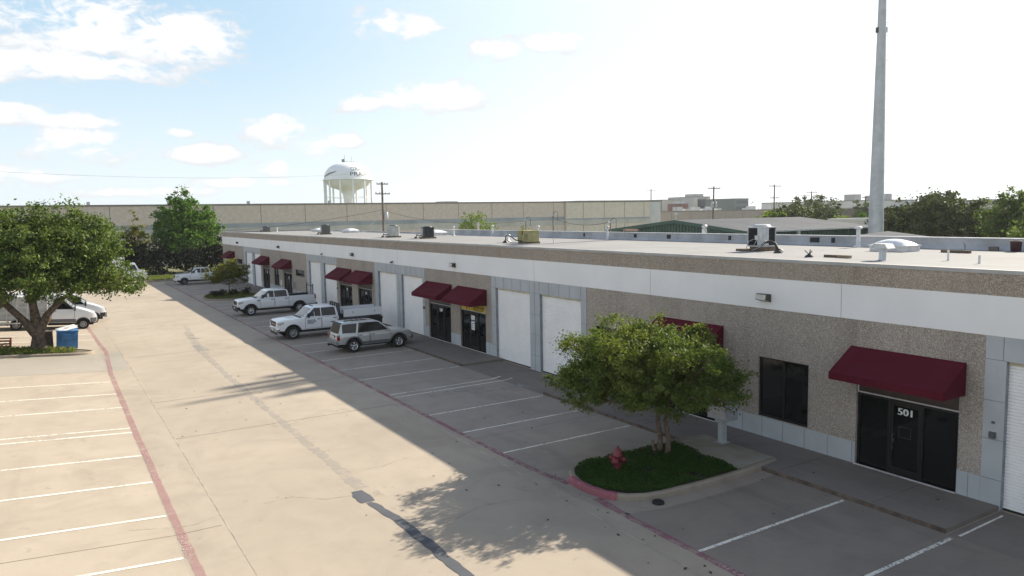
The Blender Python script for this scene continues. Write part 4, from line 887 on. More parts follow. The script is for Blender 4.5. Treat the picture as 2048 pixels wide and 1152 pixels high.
# white crew cab with a flat service bed, tool boxes and headache rack
silv = dict(nose=2.86, tail=-4.1, fa=1.90, ra=-2.45, r=.41, w=1.0, hood=1.25, belt=1.30, roof=1.95, cabback=-1.06, ws=(1.25, .50), bpillar=.06, rim=ALLOY, gm=CHROME, bm=CHROME, rb=BLACKP, flatbed=True, bars=(.15,), fm=BLACKP)
t2, wb2, wc2 = pickup('pickup_truck', (14.62, 47.92, 0), PI, 'white crew cab work truck with chrome bumper and white tool boxes along its flat bed', WCAR, silv)
mb = MB(); mb.box(-4.10, -1.12, -.98, .98, .86, .96); mb.box(-4.12, -4.10, -.98, .98, .80, .98); mb.build('flat_bed', BLACKP, t2)
for s in (1, -1):
    mb = MB(); mb.box(-4.08, -1.45, s * .74 - .24, s * .74 + .24, 1.12, 1.60); b = mb.build('tool_box', WCAR, t2, bevel=.02)
    mb = MB(); mb.box(-4.085, -1.445, s * .74 - .245, s * .74 + .245, 1.575, 1.615); mb.build('box_lid', WCAR, b, bevel=.012)
    for x in (-3.55, -2.05):
        mb = MB(); mb.cbox((x, s * .985, 1.40), (.10, .02, .13)); mb.build('box_latch', GALV, b, bevel=.006)
    mb = MB(); mb.box(-3.9, -3.3, s * .74 - .2, s * .74 + .2, .961, 1.119); mb.build('box_riser', BLACKP, t2)
    mb = MB(); mb.box(-4.08, -3.05, s * .72 - .24, s * .72 + .24, .50, .86); mb.build('mud_guard', BLACKP, t2)
mb = MB()
for y in (-.86, -.45, 0, .45, .86): mb.box(-1.20, -1.12, y - .04, y + .04, .97, 2.0)
mb.box(-1.21, -1.11, -.9, .9, 1.98, 2.06); mb.box(-1.21, -1.11, -.9, .9, 1.5, 1.56)
for z in (1.62, 1.70, 1.78, 1.86): mb.box(-1.18, -1.14, -.84, .84, z, z + .03)
mb.cbox((-1.32, .3, 1.15), (.25, .9, .35)); mb.build('headache_rack', BLACKP, t2, bevel=.008)
for y in (-.3, -.15, 0, .15, .3):
    mb = MB(); mb.cbox((.42, y, 1.955), (.07, .05, .03)); mb.build('cab_marker_lamp', BLACKP, t2)
for s in (1, -1):
    mb = MB()
    for zz, k in ((1.11, 9), (1.04, 10), (.97, 10), (.90, 7)):
        x = .98 if s > 0 else .42
        for q in range(k):
            w_ = .055 * random.uniform(.6, .9); y = s * (wb2(.7, zz) + .0105)
            mb.add([(x, y, zz), (x - s * w_, y, zz), (x - s * w_, y, zz + .05), (x, y, zz + .05)], [(0, 1, 2, 3)]); x -= s * .057
    mb.build('door_lettering', mat('faded_dark_decal', (0.05, 0.05, 0.09), .6), t2)
# white crew cab far down the row
ford = dict(nose=2.92, tail=-2.95, fa=1.98, ra=-1.68, r=.40, w=1.0, hood=1.26, belt=1.32, roof=1.95, cabback=-1.0, ws=(1.45, .60), bpillar=.10, rim=GCLAD, gm=CHROME, bm=WCAR, rb=CHROME, bedtop=1.38, bars=(.06, .15, .24))
t3, *_ = pickup('pickup_truck', (15.3, 96.25, 0), PI, 'white crew cab pickup with dark wheels, farthest along the building beyond the small tree', WCAR, ford)

# silver sport utility vehicle, nose to the building
def suv(loc, rz):
    T = thing('sport_utility_vehicle', loc, 'silver four door utility vehicle with roof rack, backed out toward the aisle', 'car', rz)
    W, r, fa, ra = .865, .385, 1.42, -1.30; zl = .50; ar = r + .085
    def wb(x, z):
        k = W
        if x > 1.7: k *= 1 - .13 * ((x - 1.7) / .6) ** 2
        if x < -1.9: k *= 1 - .05 * ((-1.9 - x) / .4) ** 2
        if z > .9: k -= .035 * (z - .9) / .15
        if z < .62: k -= .03 * (.62 - z) / .15
        return k
    def wc(x, z): return W - .035 - (z - 1.05) * .25
    prof = [(2.22, .55), (2.30, .70), (2.27, .88), (2.12, .985), (1.6, 1.04), (.98, 1.09), (-2.14, 1.09), (-2.22, .80), (-2.20, .52)] + arch(ra, r, ar, zl, 9, True) + arch(fa, r, ar, zl, 9, True)
    V, F = shell(prof, wb, (.62, .75, .9), (1.7, 2.0, -1.9)); mb = MB(); mb.add(V, F); mb.build('body', SCAR, T, bevel=.03, sharp=R_(38))
    prof = [(1.0, 1.05), (.97, 1.10), (.36, 1.60), (.22, 1.665), (-.2, 1.71), (-1.3, 1.72), (-1.80, 1.70), (-1.95, 1.66), (-2.14, 1.10), (-2.14, 1.05)]
    V, F = shell(prof, wc, (1.2, 1.6), (.2,)); mb = MB(); mb.add(V, F); mb.build('cabin', SCAR, T, bevel=.035, sharp=R_(38))
    windows(T, [[(-.34, 1.12), (.78, 1.14), (.70, 1.20), (.24, 1.58), (.02, 1.62), (-.34, 1.63)], [(-1.03, 1.12), (-.36, 1.12), (-.36, 1.63), (-.92, 1.63)], [(-1.93, 1.15), (-1.17, 1.13), (-1.06, 1.62), (-1.84, 1.61), (-1.90, 1.55)]], wc)
    mb = MB(); mb.quad((.985, -.70, 1.125), (.985, .70, 1.125), (.385, .62, 1.60), (.385, -.62, 1.60)); mb.build('windscreen', WSHG, T)
    mb = MB(); mb.quad((-2.150, -.70, 1.12), (-2.150, .70, 1.12), (-1.978, .62, 1.62), (-1.978, -.62, 1.62)); g = mb.build('rear_window', CARGL, T)
    mb = MB(); mb.tube([(-2.165, .05, 1.10), (-2.13, -.35, 1.18)], .012, 5); mb.build('wiper', BLACKP, g)
    mb = MB(); mb.box(-2.12, -1.90, -.66, .66, 1.655, 1.70); mb.build('rear_spoiler', BLACKP, T, bevel=.015)
    door_panels(T, [[(-.33, .56), (.92, .56), (.95, 1.0), (.85, 1.07), (-.33, 1.07)], [(-.84, .56), (-.35, .56), (-.35, 1.07), (-1.05, 1.07), (-1.05, .88)]], wb, SCAR, (.62, .9), [(-.15, .96), (-.88, .96)], GCLAD)
    for s in (1, -1):
        for ax_ in (fa, ra): mb = MB(); flare(mb, ax_, r, ar - .004, ar + .07, zl, wb, .03, (s,)); mb.build('wheel_arch', GCLAD, T)
    mb = MB(); P = [(ra + ar + .08, .46), (fa - ar - .08, .46), (fa - ar - .06, .575), (ra + ar + .06, .575)]
    for s in (1, -1):
        mb = MB(); add_patches(mb, patch(P, wb, .018, (.5,), sides=(s,))); mb.box(-.8, .9, min(s * (W - .01), s * (W - .10)), max(s * (W - .01), s * (W - .10)), .40, .46); mb.build('side_step', GCLAD, T)
    mb = MB(); mb.box(-2.33, -2.12, -W + .03, W - .03, .50, .72); mb.build('rear_bumper', mat('silver_grey_plastic', (0.22, 0.225, 0.23), .4), T, bevel=.04)
    mb = MB(); mb.box(2.16, 2.40, -W + .13, W - .13, .46, .68); mb.build('front_bumper', GCLAD, T, bevel=.06)
    mb = MB(); mb.box(2.24, 2.30, -.42, .42, .72, .88); mb.build('grille', BLACKP, T, bevel=.015)
    for s in (1, -1):
        mb = MB(); mb.cbox((2.20, s * .58, .80), (.16, .24, .15)); h = mb.build('headlight', HEADL, T, bevel=.03)
        mb = MB(); mb.cbox((2.09, s * .735, .80), (.18, .07, .12)); mb.build('turn_lamp', AMBER, h, bevel=.02)
        mb = MB(); mb.cbox((-2.17, s * (W - .075), .90), (.14, .15, .30)); tl = mb.build('tail_lamp', REDL, T, bevel=.02)
        mb = MB(); mb.cbox((-2.175, s * (W - .075), 1.0), (.145, .155, .10)); mb.build('reverse_lamp', mat('smoky_lamp', (.25, .2, .2), .2), tl, bevel=.02)
        mb = MB(); mb.cbox((.74, s * (W + .08), 1.17), (.10, .17, .15)); mb.build('wing_mirror', SCAR, T, bevel=.03)
        mb = MB(); mb.tube([(-1.75, s * .52, 1.755), (-1.66, s * .52, 1.785), (-.50, s * .52, 1.785), (-.40, s * .52, 1.75)], .022, 6); mb.build('roof_rail', BLACKP, T)
        wheel(T, fa, s * (W - .11), r, .26, s, CHROME); wheel(T, ra, s * (W - .11), r, .26, s, CHROME)
    for x in (-1.5, -1.15, -.85, -.58):
        mb = MB(); mb.cbox((x, 0, 1.785), (.05, 1.04, .02)); mb.build('rack_bar', BLACKP, T)
    mb = MB(); mb.box(-2.215, -2.195, -.24, .24, .84, .98); pl = mb.build('plate_recess', BLACKP, T)
    mb = MB(); mb.box(-2.225, -2.216, -.15, .15, .85, .96); mb.build('licence_plate', PAPER, pl)
    mb = MB(); mb.tube([(-2.25, 0, .46), (-2.52, 0, .44)], .035, 8); mb.cbox((-2.50, 0, .50), (.09, .09, .09)); mb.tube([(-2.3, -.25, .47), (-2.3, .25, .47)], .03, 6); mb.build('tow_hitch', BLACKP, T)
    mb = MB(); mb.box(-2.1, 2.1, -.5, .5, .28, .51); mb.box(fa - .45, fa + .45, -.6, .6, .35, .82); mb.box(ra - .45, ra + .45, -.6, .6, .35, .82); mb.tube([(ra, -.75, r), (ra, .75, r)], .05, 8); mb.tube([(fa, -.75, r), (fa, .75, r)], .05, 8)
    for s in (1, -1): mb.box(ra - ar - .10, ra - ar - .07, s * (W - .13) - .11, s * (W - .13) + .11, .22, .5)
    mb.build('chassis', BLACKP, T)
    mb = MB(); mb.lathe([(.001, -.05), (.05, -.04), (.05, .04), (.001, .05)], (.35, -.35, 1.46), 10); mb.build('hanging_ornament', mat('pale_green_ornament', (0.55, 0.65, 0.42), .5), T)
    return T
suv((15.55, 41.0, 0), 0.0)

# white cutaway van carrying a steel glass rack, and the nose of a second van behind it
def van_nose(T, W, r, wheel_rim, clad, cab_back, roof, box=None):
    fa = .95
    def wb(x, z):
        k = W
        if x > 1.2: k *= 1 - .16 * ((x - 1.2) / .65) ** 2
        if z > 1.1: k -= .06 * (z - 1.1) / .4
        return k
    ar = r + .09
    prof = [(1.72, .50), (1.80, .62), (1.80, .95), (1.70, 1.12), (1.45, 1.22), (.95, 1.40), (.55, 1.52), (cab_back, 1.52), (cab_back, .50), (fa - ar - .3, .50)] + arch(fa, r, ar, .50, 9, True)
    V, F = shell(prof, wb, (.75, 1.1, 1.3), (1.2, 1.5)); mb = MB(); mb.add(V, F); mb.build('body', WCAR, T, bevel=.035, sharp=R_(40))
    def wc(x, z): return W - .08 - (z - 1.5) * .13
    prof = [(.60, 1.48), (.55, 1.53), (-.22, roof - .12), (-.40, roof - .02), (-.7, roof), (cab_back, roof), (cab_back, 1.48)]
    V, F = shell(prof, wc, (1.7,), ()); mb = MB(); mb.add(V, F); mb.build('cab', WCAR, T, bevel=.04, sharp=R_(40))
    mb = MB(); k = (roof - .12 - 1.53); mb.quad((.52, -W + .2, 1.585), (.52, W - .2, 1.585), (-.19, W - .27, roof - .13), (-.19, -W + .27, roof - .13))
    for i, v in enumerate(mb.v): mb.v[i] = (v[0] + .012, v[1], v[2] + .010)
    mb.build('windscreen', WSHG, T)
    windows(T, [[(-.85, 1.46), (.36, 1.46), (.34, 1.50), (-.34, roof - .22), (-.85, roof - .22)]], lambda x, z: max(wb(x, z), wc(x, z)) if z < 1.5 else wc(x, z))
    door_panels(T, [[(-1.0, .55), (.30, .55), (.42, .95), (.42, 1.43), (-1.0, 1.43)]], wb, WCAR, (.75, 1.1, 1.3), [(-.82, 1.32)], clad)
    for s in (1, -1):
        mb = MB(); mb.cbox((1.60, s * (W - .30), 1.08), (.26, .22, .20), 0, 0, .5); mb.build('headlight', HEADL, T, bevel=.03)
        mb = MB(); mb.cbox((.42, s * (W + .14), 1.50), (.13, .18, .30)); mb.build('wing_mirror', clad, T, bevel=.03)
        wheel(T, fa, s * (W - .14), r, .24, s, wheel_rim, 'steel')
        mb = MB(); add_patches(mb, patch([(-1.2, .52), (fa - ar, .52), (fa - ar - .02, .76), (-1.2, .76)], wb, .012, (.6,), sides=(s,))); add_patches(mb, patch([(fa + ar + .02, .50), (1.70, .52), (1.78, .62), (1.78, .84), (fa + ar - .03, .80)], wb, .012, (.6,), (1.2, 1.5), sides=(s,))); flare(mb, fa, r, ar - .004, ar + .06, .52, wb, .014, (s,)); mb.build('side_cladding', clad, T)
    mb = MB(); mb.box(1.62, 1.86, -W + .28, W - .28, .45, .80); mb.build('front_bumper', clad, T, bevel=.05)
    mb = MB(); mb.box(1.74, 1.815, -.5, .5, .82, 1.04); mb.build('grille', BLACKP, T, bevel=.02)
    mb = MB(); mb.box(-1.2, 1.6, -.6, .6, .28, .6); mb.tube([(fa, -.8, r), (fa, .8, r)], .06, 8); mb.build('chassis', BLACKP, T)
    return wb
v1 = thing('glass_rack_van', (.72, 62.0, gz(.72) - .02), 'white van with a pale steel glass rack on its side, behind the big left tree', 'van')
v1.rotation_euler = (0, SLOPE, 0)
van_nose(v1, .98, .36, ALLOY, mat('van_grey_cladding', (0.13, 0.13, 0.135), .6), -1.05, 2.35)
mb = MB(); mb.box(-5.6, -1.10, -.80, .80, .66, 2.30); mb.build('box_body', mat('grey_box_panel', (0.45, 0.46, 0.46), .5), v1, bevel=.02)
mb = MB()
for s in (1, -1):
    yo, yi = s * 1.12, s * .86
    for x in (-5.5, -5.0, -4.55, -4.1, -3.6, -3.0, -2.4, -1.8, -1.25): mb.tube([(x, yo, .55), (x, yi, 2.5)], .028, 6)
    for z, y in ((.55, 1.12), (.9, 1.07), (1.25, 1.03), (1.6, .98), (1.95, .935), (2.3, .89)): mb.tube([(-5.6, s * y, z), (-1.15, s * y, z)], .022, 6)
    mb.box(-5.6, -1.12, min(s * .82, s * 1.16), max(s * .82, s * 1.16), .50, .56)
mb.build('glass_rack', mat('pale_steel_rack', (0.58, 0.57, 0.54), .5, .2), v1)
mb = MB(); mb.box(-1.14, -1.06, -1.0, -.93, .55, 1.25); mb.build('amber_strap', AMBER, v1)
for s in (1, -1): wheel(v1, -3.05, s * .72, .36, .36, s, ALLOY, 'steel')
for s in (1, -1):
    for x in (-3.6, -2.55): mb = MB(); mb.box(x, x + .05, s * .8 - .15, s * .8 + .15, .35, .52); mb.build('mud_flap', mat('dark_red_flap', (0.15, 0.02, 0.02), .6), v1)
v2 = thing('delivery_van', (1.50, 65.4, gz(1.5) - .01), 'white van with black bumper, parked beyond the glass rack van', 'van')
v2.rotation_euler = (0, SLOPE, 0)
van_nose(v2, .98, .37, ALLOY, BLACKP, -1.05, 2.25)
mb = MB(); mb.box(-4.9, -1.06, -.94, .94, .55, 2.25); mb.build('box_body', WCAR, v2, bevel=.06)
for s in (1, -1): wheel(v2, -3.3, s * .8, .37, .26, s, ALLOY, 'steel')
# tall white truck at the end of the lot, mostly behind the left tree
v3 = thing('box_truck', (8.3, 102.8, 0), 'tall white box truck at the far lot end, half hidden by the big tree', 'truck', R_(-4))
def cabover():
    T = v3; W = 1.08
    prof = [(1.75, .55), (1.8, .9), (1.75, 1.35), (1.55, 1.52), (.95, 1.62), (.55, 2.45), (.3, 2.55), (-.5, 2.58), (-.5, .55), (.2, .55)] + arch(1.0, .42, .52, .58, 8, True)
    V, F = shell(prof, lambda x, z: W - (.10 * max(0, z - 1.5)), (1.2, 1.5, 2.0), (1.3,)); mb = MB(); mb.add(V, F); mb.build('cab', WCAR, T, bevel=.05, sharp=R_(40))
    mb = MB(); mb.quad((.945, -.86, 1.66), (.945, .86, 1.66), (.575, .8, 2.42), (.575, -.8, 2.42)); mb.build('windscreen', WSHG, T)
    windows(T, [[(-.35, 1.62), (.75, 1.62), (.45, 2.3), (-.35, 2.3)]], lambda x, z: W - (.10 * max(0, z - 1.5)))
    mb = MB(); mb.box(-6.2, -.6, -1.2, 1.2, .95, 3.25); mb.build('cargo_box', WCAR, T, bevel=.03)
    mb = MB(); mb.box(1.68, 1.9, -1.05, 1.05, .42, .72); mb.build('front_bumper', BLACKP, T, bevel=.03)
    mb = MB(); mb.box(1.74, 1.83, -.6, .6, .8, 1.3); mb.build('grille', CHROME, T, bevel=.02)
    for s in (1, -1):
        mb = MB(); mb.cbox((1.74, s * .84, 1.02), (.14, .28, .2)); mb.build('headlight', HEADL, T, bevel=.02)
        wheel(T, 1.0, s * .92, .42, .28, s, ALLOY, 'steel'); wheel(T, -4.2, s * .9, .42, .4, s, ALLOY, 'steel')
    mb = MB(); mb.box(-6.0, 1.5, -.55, .55, .45, .95); mb.build('chassis', BLACKP, T)
cabover()

# ================================================================== SMALL THINGS ON THE LOT
# fire hydrant
def hydrant():
    T = thing('fire_hydrant', (13.62, 16.38, .13), 'red fire hydrant in the ground cover near the island tip', 'hydrant', R_(25))
    mb = MB(); mb.lathe([(.17, 0), (.17, .04), (.125, .05), (.12, .12), (.115, .42), (.15, .44), (.15, .49), (.13, .50), (.125, .55), (.10, .62), (.05, .67), (.03, .68)], (0, 0, 0), 18); mb.build('barrel', HYDR, T)
    mb = MB(); mb.lathe([(.035, .67), (.032, .73), (.001, .735)], (0, 0, 0), 6); mb.build('bonnet_nut', HYDR, T)
    for ax, c, rr, dd in (('Y', (0, -.10, .36), .062, -1), ('Y', (0, .10, .36), .062, 1), ('X', (-.10, 0, .32), .085, -1)):
        mb = MB(); mb.lathe([(rr, 0), (rr, dd * .07), (rr * 1.25, dd * .075), (rr * 1.25, dd * .13), (rr * .5, dd * .14), (rr * .4, dd * .18), (.001, dd * .185)], c, 12, 0, ax); mb.build('hose_cap', HYDR, T)
hydrant()
def mailbox():
    T = thing('cluster_mailbox', (18.02, 16.45, .177), 'grey cluster mailbox on a square post on the concrete pad behind the island tree', 'mailbox')
    mb = MB(); mb.box(-.10, .10, -.10, .10, .012, .78); mb.build('post', TILE, T, bevel=.008)
    mb = MB(); mb.box(-.18, .18, -.18, .18, 0, .012); mb.build('base_plate', GALV, T)
    mb = MB(); mb.box(-.26, .28, -.40, .40, .78, 1.62); mb.build('box', mat('mailbox_grey', (0.40, 0.42, 0.44), .5, .2), T, bevel=.012)
    mb = MB()
    for i in range(3):
        for j in range(5): mb.box(-.272, -.26, -.37 + i * .25, -.14 + i * .25, .83 + j * .155, .97 + j * .155)
    mb.build('locker_door', GALV, T)
    mb = MB(); mb.box(-.05, .2, -.4025, -.4005, 1.40, 1.56); mb.build('blue_decal', mat('blue_decal', (.03, .1, .3), .5), T)
mailbox()
mb = MB(); mb.lathe([(.001, .07), (.13, .07), (.155, .05), (.16, .0), (.001, 0)], (0, 0, 0), 18); tag(mb.build('rubber_cap', RUBBER, None, (13.1, 14.12, .012)), 'small round black rubber lid lying on the concrete by the island kerb', 'lid')
def dumpster():
    T = thing('dumpster', (.50, 51.75, gz(.5) - .02), 'blue steel dumpster standing behind the left tree island', 'dumpster')
    T.rotation_euler = (0, SLOPE, 0)
    mb = MB(); mb.box(-.55, .55, -.5, .5, .08, 1.06); mb.build('bin', BLUE, T, bevel=.015)
    mb = MB(); mb.box(-.58, .58, -.53, .53, 1.061, 1.12); mb.build('rim', BLUE, T, bevel=.01)
    mb = MB(); mb.add([(-.32, -.501, .58), (.42, -.501, .58), (.42, -.68, .62), (-.32, -.68, .62), (-.32, -.501, .92), (.42, -.501, .92), (.42, -.68, .92), (-.32, -.68, .92)], [(0, 1, 2, 3), (7, 6, 5, 4), (0, 3, 7, 4), (1, 5, 6, 2), (3, 2, 6, 7)]); mb.build('lift_pocket', BLUE, T, bevel=.006)
    for x in (-.45, .45):
        for y in (-.38, .38):
            mb = MB(); mb.lathe([(.001, -.03), (.06, -.03), (.06, .03), (.001, .03)], (x, y, .06), 12, 0, 'Y'); mb.build('caster', BLACKP, T)
    mb = MB(); mb.box(.30, .36, -.515, -.50, .96, 1.0); mb.build('warning_mark', INK, T)
dumpster()
mb = MB(); mb.cbox((0, 0, 0), (1.05, .62, .03)); wbd = mb.build('white_board', PAPER, None, (.55, 51.75, 1.30)); wbd.rotation_euler = (R_(14), R_(-10), R_(16)); tag(wbd, 'white board lying tilted across the open dumpster', 'board')
mb = MB(); mb.box(-.24, .24, -.35, .35, .04, .98); mb.box(-.26, .26, -.37, .37, .981, 1.03); o = tag(mb.build('trash_bin', BRN, None, (-.42, 51.95, gz(-.42)), bevel=.02), 'brown bin between the left tree trunk and blue dumpster', 'bin')
def pallets():
    T = thing('pallet', (-3.05, 51.9, gz(-3.05) + .02), 'reddish wooden pallet crate holding pale blocks at the left edge', 'pallet')
    T.rotation_euler = (0, SLOPE, 0)
    mb = MB()
    for y in (-.5, 0, .5): mb.box(-.75, .75, y - .05, y + .05, .02, .14)
    mb.build('skid', REDW, T)
    mb = MB()
    for y in np.linspace(-.5, .5, 7): mb.box(-.76, .76, y - .055, y + .055, .141, .165)
    mb.build('deck', REDW, T)
    mb = MB()
    for x in (-.72, .72):
        for y in (-.5, .5): mb.box(x - .04, x + .04, y - .04, y + .04, .166, .62)
    for z in (.22, .38, .55):
        for y in (-.55, .55): mb.box(-.76, .76, y - .012, y + .012, z, z + .07)
        for x in (-.775, .775): mb.box(x - .012, x + .012, -.54, .54, z, z + .07)
    mb.build('crate_side', REDW, T)
pallets()
for i, (x, y, z) in enumerate(((-.35, -.2, 0), (.1, -.22, 0), (-.1, .2, 0), (.42, .1, 0), (-.12, -.1, .2))):
    mb = MB(); mb.cbox((0, 0, .1), (.3, .22, .2), .3 * i); mb.build('pale_block', mat('pale_block', (0.50, 0.42, 0.33), .8), None, (-3.05 + x, 51.9 + y, .19 + z + gz(-3.05 + x)), bevel=.03)
    o = bpy.data.objects['pale_block'] if i == 0 else [q for q in COL.objects if q.name.startswith('pale_block')][-1]
    tag(o, 'pale block lying in the reddish pallet crate', 'block', 'blocks in the pallet crate')
# drain and signs
def bolt_sign():
    T = thing('sign_post', (18.6, 72.0, .12), 'small white sign on a thin post in front of the wall beyond the second pickup', 'sign')
    mb = MB(); mb.tube([(0, 0, 0), (0, 0, 1.5)], .025, 6); mb.build('post', GALV, T)
    mb = MB(); mb.box(-.03, -.015, -.15, .15, 1.2, 1.65); mb.build('sign_plate', PAPER, T)
bolt_sign()

# ================================================================== ON THE ROOF
def cond_round(loc, label, h, rad, body, group='air conditioners in a row on the warehouse roof', rz=0.0):
    """condenser with rounded corners: louvred jacket, fan grille on top, service panel, pad and refrigerant line"""
    T = thing('air_conditioner', loc, label, 'air conditioner', rz, group)
    def rr(s, n=5):
        P = []
        for cx, cy, a0 in ((1, 1, 0), (-1, 1, 90), (-1, -1, 180), (1, -1, 270)):
            for k in range(n + 1): a = R_(a0 + 90 * k / n); P.append((cx * (s - rad) + rad * math.cos(a), cy * (s - rad) + rad * math.sin(a)))
        return P
    s = .42; mb = MB(); P = rr(s); n = len(P); vs = []; fs = []
    zs = []; z = .16
    while z < h - .06: zs += [(z, 0), (z + .035, .0), (z + .04, .014), (z + .055, .014)]; z += .06
    for z, d in zs: vs += [(x * (1 - d / s), y * (1 - d / s), z) for x, y in P]
    for i in range(len(zs) - 1): fs += [(i * n + j, i * n + (j + 1) % n, (i + 1) * n + (j + 1) % n, (i + 1) * n + j) for j in range(n)]
    mb.add(vs, fs); mb.build('louvre_jacket', body, T)
    mb = MB(); mb.prism(rr(s + .012), h - .06, h); mb.prism(rr(s * .99), .12, .16); mb.build('top_cover', body, T)
    mb = MB(); mb.lathe([(s * .85, h + .003), (s * .80, h + .05), (s * .3, h + .075), (.001, h + .078)], (0, 0, 0), 20); mb.build('fan_grille', mat('fan_grille', (.06, .06, .06), .5), T)
    mb = MB(); mb.box(-s - .012, -s + .02, -.02, .26, .18, h - .08); mb.build('service_panel', mat('panel_light_grey', (0.45, 0.46, 0.46), .5), T)
    mb = MB(); mb.box(-.50, .50, -.50, .50, 0, .119); mb.build('pad', OLDW, T)
    mb = MB(); mb.tube([(-s, .2, .25), (-s - .15, .5, .22), (-s - .1, .9, .30), (-s, 1.15, .22), (-s, 1.3, 0)], .035, 6); mb.tube([(-s, .1, .3), (-s - .22, .3, .1), (-s - .12, .7, .05), (-s, 1.25, .1)], .018, 6); mb.lathe([(.16, 0), (.10, .10), (.05, .14)], (-s, 1.3, 0), 10); mb.build('refrigerant_line', BLACKP, T)
    return T
ROZ = RZ + .004
cond_round((25.1, 103.7, ROZ), 'dark grey square air conditioner, farthest along the roof', .72, .05, mat('dark_unit', (0.12, 0.125, 0.13), .5))
cond_round((25.0, 77.9, ROZ), 'dark green-grey air conditioner on the roof between two short white vents', .98, .10, mat('green_grey_unit', (0.10, 0.105, 0.09), .5))
cond_round((24.8, 59.1, ROZ), 'pale grey louvred air conditioner on the roof in front of the utility pole', .98, .14, mat('pale_unit', (0.48, 0.485, 0.45), .5))
cond_round((25.2, 53.2, ROZ), 'black rounded air conditioner with a small white badge on the roof', .88, .16, mat('black_unit', (0.018, 0.018, 0.02), .4))
def yellow_unit():
    T = thing('air_conditioner', (24.5, 37.7, ROZ), 'low yellowish air conditioner with side grilles on the roof', 'air conditioner', 0, 'air conditioners in a row on the warehouse roof')
    Y = mat('yellow_beige_unit', (0.36, 0.32, 0.14), .6)
    mb = MB(); mb.box(-.38, .38, -.62, .62, .10, .78); mb.build('cabinet', Y, T, bevel=.03)
    mb = MB(); mb.box(-.386, -.37, .12, .60, .16, .74); mb.build('service_panel', mat('olive_panel', (0.28, 0.25, 0.09), .5), T)
    mb = MB(); mb.box(-.389, -.37, .00, .11, .52, .75); mb.build('rust_patch', mat('rust', (.17, .05, .02), .8), T)
    for k in range(3):
        mb = MB()
        for j in range(9): mb.box(-.386, -.37, -.16 - k * .16 - .10, -.16 - k * .16, .22 + j * .04, .24 + j * .04)
        mb.build('side_grille', mat('grille_shadow', (.13, .11, .05), .6), T)
    mb = MB(); mb.box(-.45, .45, -.6, .45, 0, .099); mb.build('pad', OLDW, T)
    mb = MB(); mb.tube([(-.42, .1, .12), (-.45, .75, .2), (-.45, 1.3, .42), (-.4, 1.7, .5), (-.4, 1.95, .42), (-.4, 2.0, .05)], .035, 6); mb.tube([(-.42, .2, .05), (-.5, 1.2, .04), (-.4, 1.95, .2)], .018, 6); mb.lathe([(.2, 0), (.12, .10), (.05, .16)], (-.4, 2.0, 0), 10); mb.build('refrigerant_line', BLACKP, T)
yellow_unit()
def big_unit():
    T = thing('air_conditioner', (25.95, 21.6, ROZ), 'large grey air conditioner with dark coil guards and thick black hose, nearest on the roof', 'air conditioner', R_(4), 'air conditioners in a row on the warehouse roof')
    s = .44; GU = mat('grey_unit', (0.50, 0.51, 0.51), .45, .1); COIL = mat('coil_guard', (0.025, 0.025, 0.03), .8, spec=.1)
    mb = MB(); mb.box(-s, s, -s, s, .20, .26); mb.box(-s + .02, s - .02, -s + .02, s - .02, .26, 1.06, 1)
    for x, y in ((-s, -s), (-s, s), (s, -s), (s, s)): mb.box(x - .025, x + .025, y - .025, y + .025, .26, 1.06)
    c = mb.build('cabinet', [GU, COIL], T)
    mb = MB()
    for k in range(7):
        z = .32 + k * .11
        mb.box(-s - .012, -s, -s + .03, s - .03, z, z + .008); mb.box(-s + .03, s - .03, -s - .012, -s, z, z + .008)
    mb.build('coil_wire', mat('coil_wire', (0.07, 0.07, 0.075), .6), T)
    mb = MB(); mb.box(-s - .03, s + .03, -s - .03, s + .03, 1.061, 1.12); mb.lathe([(s * .98, 1.121), (s * .84, 1.20), (s * .6, 1.225), (.001, 1.23)], (0, 0, 0), 24); mb.build('top_cover', GU, T, bevel=.01)
    mb = MB(); mb.box(-s - .028, -s + .015, -s - .022, -s + .34, .27, 1.055); mb.box(-s - .02, -s + .34, -s - .028, -s + .01, .27, 1.055); p = mb.build('service_panel', GU, T)
    mb = MB(); mb.box(-s - .045, -s - .023, -.36, -.28, .60, .86); mb.box(-s - .06, -s - .023, -.16, .02, .52, .72); mb.build('electrical_box', mat('elec_box', (.62, .62, .6), .5), p)
    mb = MB(); mb.box(-.75, -.1, .05, .9, .0, .10); mb.box(-.42, .5, -.5, .35, .0, .199); mb.build('timber_base', OLDW, T)
    mb = MB(); mb.tube([(-s - .02, -.35, .28), (-s - .05, -.55, .42), (-s - .05, -.85, .46), (-s - .05, -1.10, .36), (-s - .02, -1.25, .06)], [.05, .055, .06, .06, .055], 8); mb.lathe([(.22, 0), (.17, .10), (.08, .14)], (-s, -1.27, 0), 12); mb.build('hose', BLACKP, T)
    mb = MB(); mb.tube([(-s - .03, .10, .55), (-s - .12, .30, .45), (-s - .12, .42, .2), (-s - .15, .40, .03), (-s - .2, .1, .02), (-s - .15, -.35, .2), (-s - .08, -.62, .48)], .016, 6); mb.tube([(-s - .05, -.1, .55), (-s - .1, -.02, .35), (-s - .1, .05, .25)], .014, 6); mb.build('conduit', GALV, T)
big_unit()
bu = [o for o in COL.objects if o.name.startswith('air_conditioner')][-1]; bu.scale = (.9, .9, .92)
def lumber(name, loc, rz, size, label, m):
    mb = MB(); mb.box(-size[0] / 2, size[0] / 2, -size[1] / 2, size[1] / 2, 0, size[2]); o = mb.build(name, m, None, loc, bevel=.012); o.rotation_euler = (0, 0, rz); return tag(o, label, 'timber')
lumber('timber_block', (23.85, 16.75, ROZ), R_(92), (.55, .10, .09), 'short weathered timber on the roof edge beside a longer pale one', OLDW)
lumber('timber_block', (23.8, 16.2, ROZ), R_(86), (.52, .12, .10), 'pale split timber on the roof edge', WOOD)
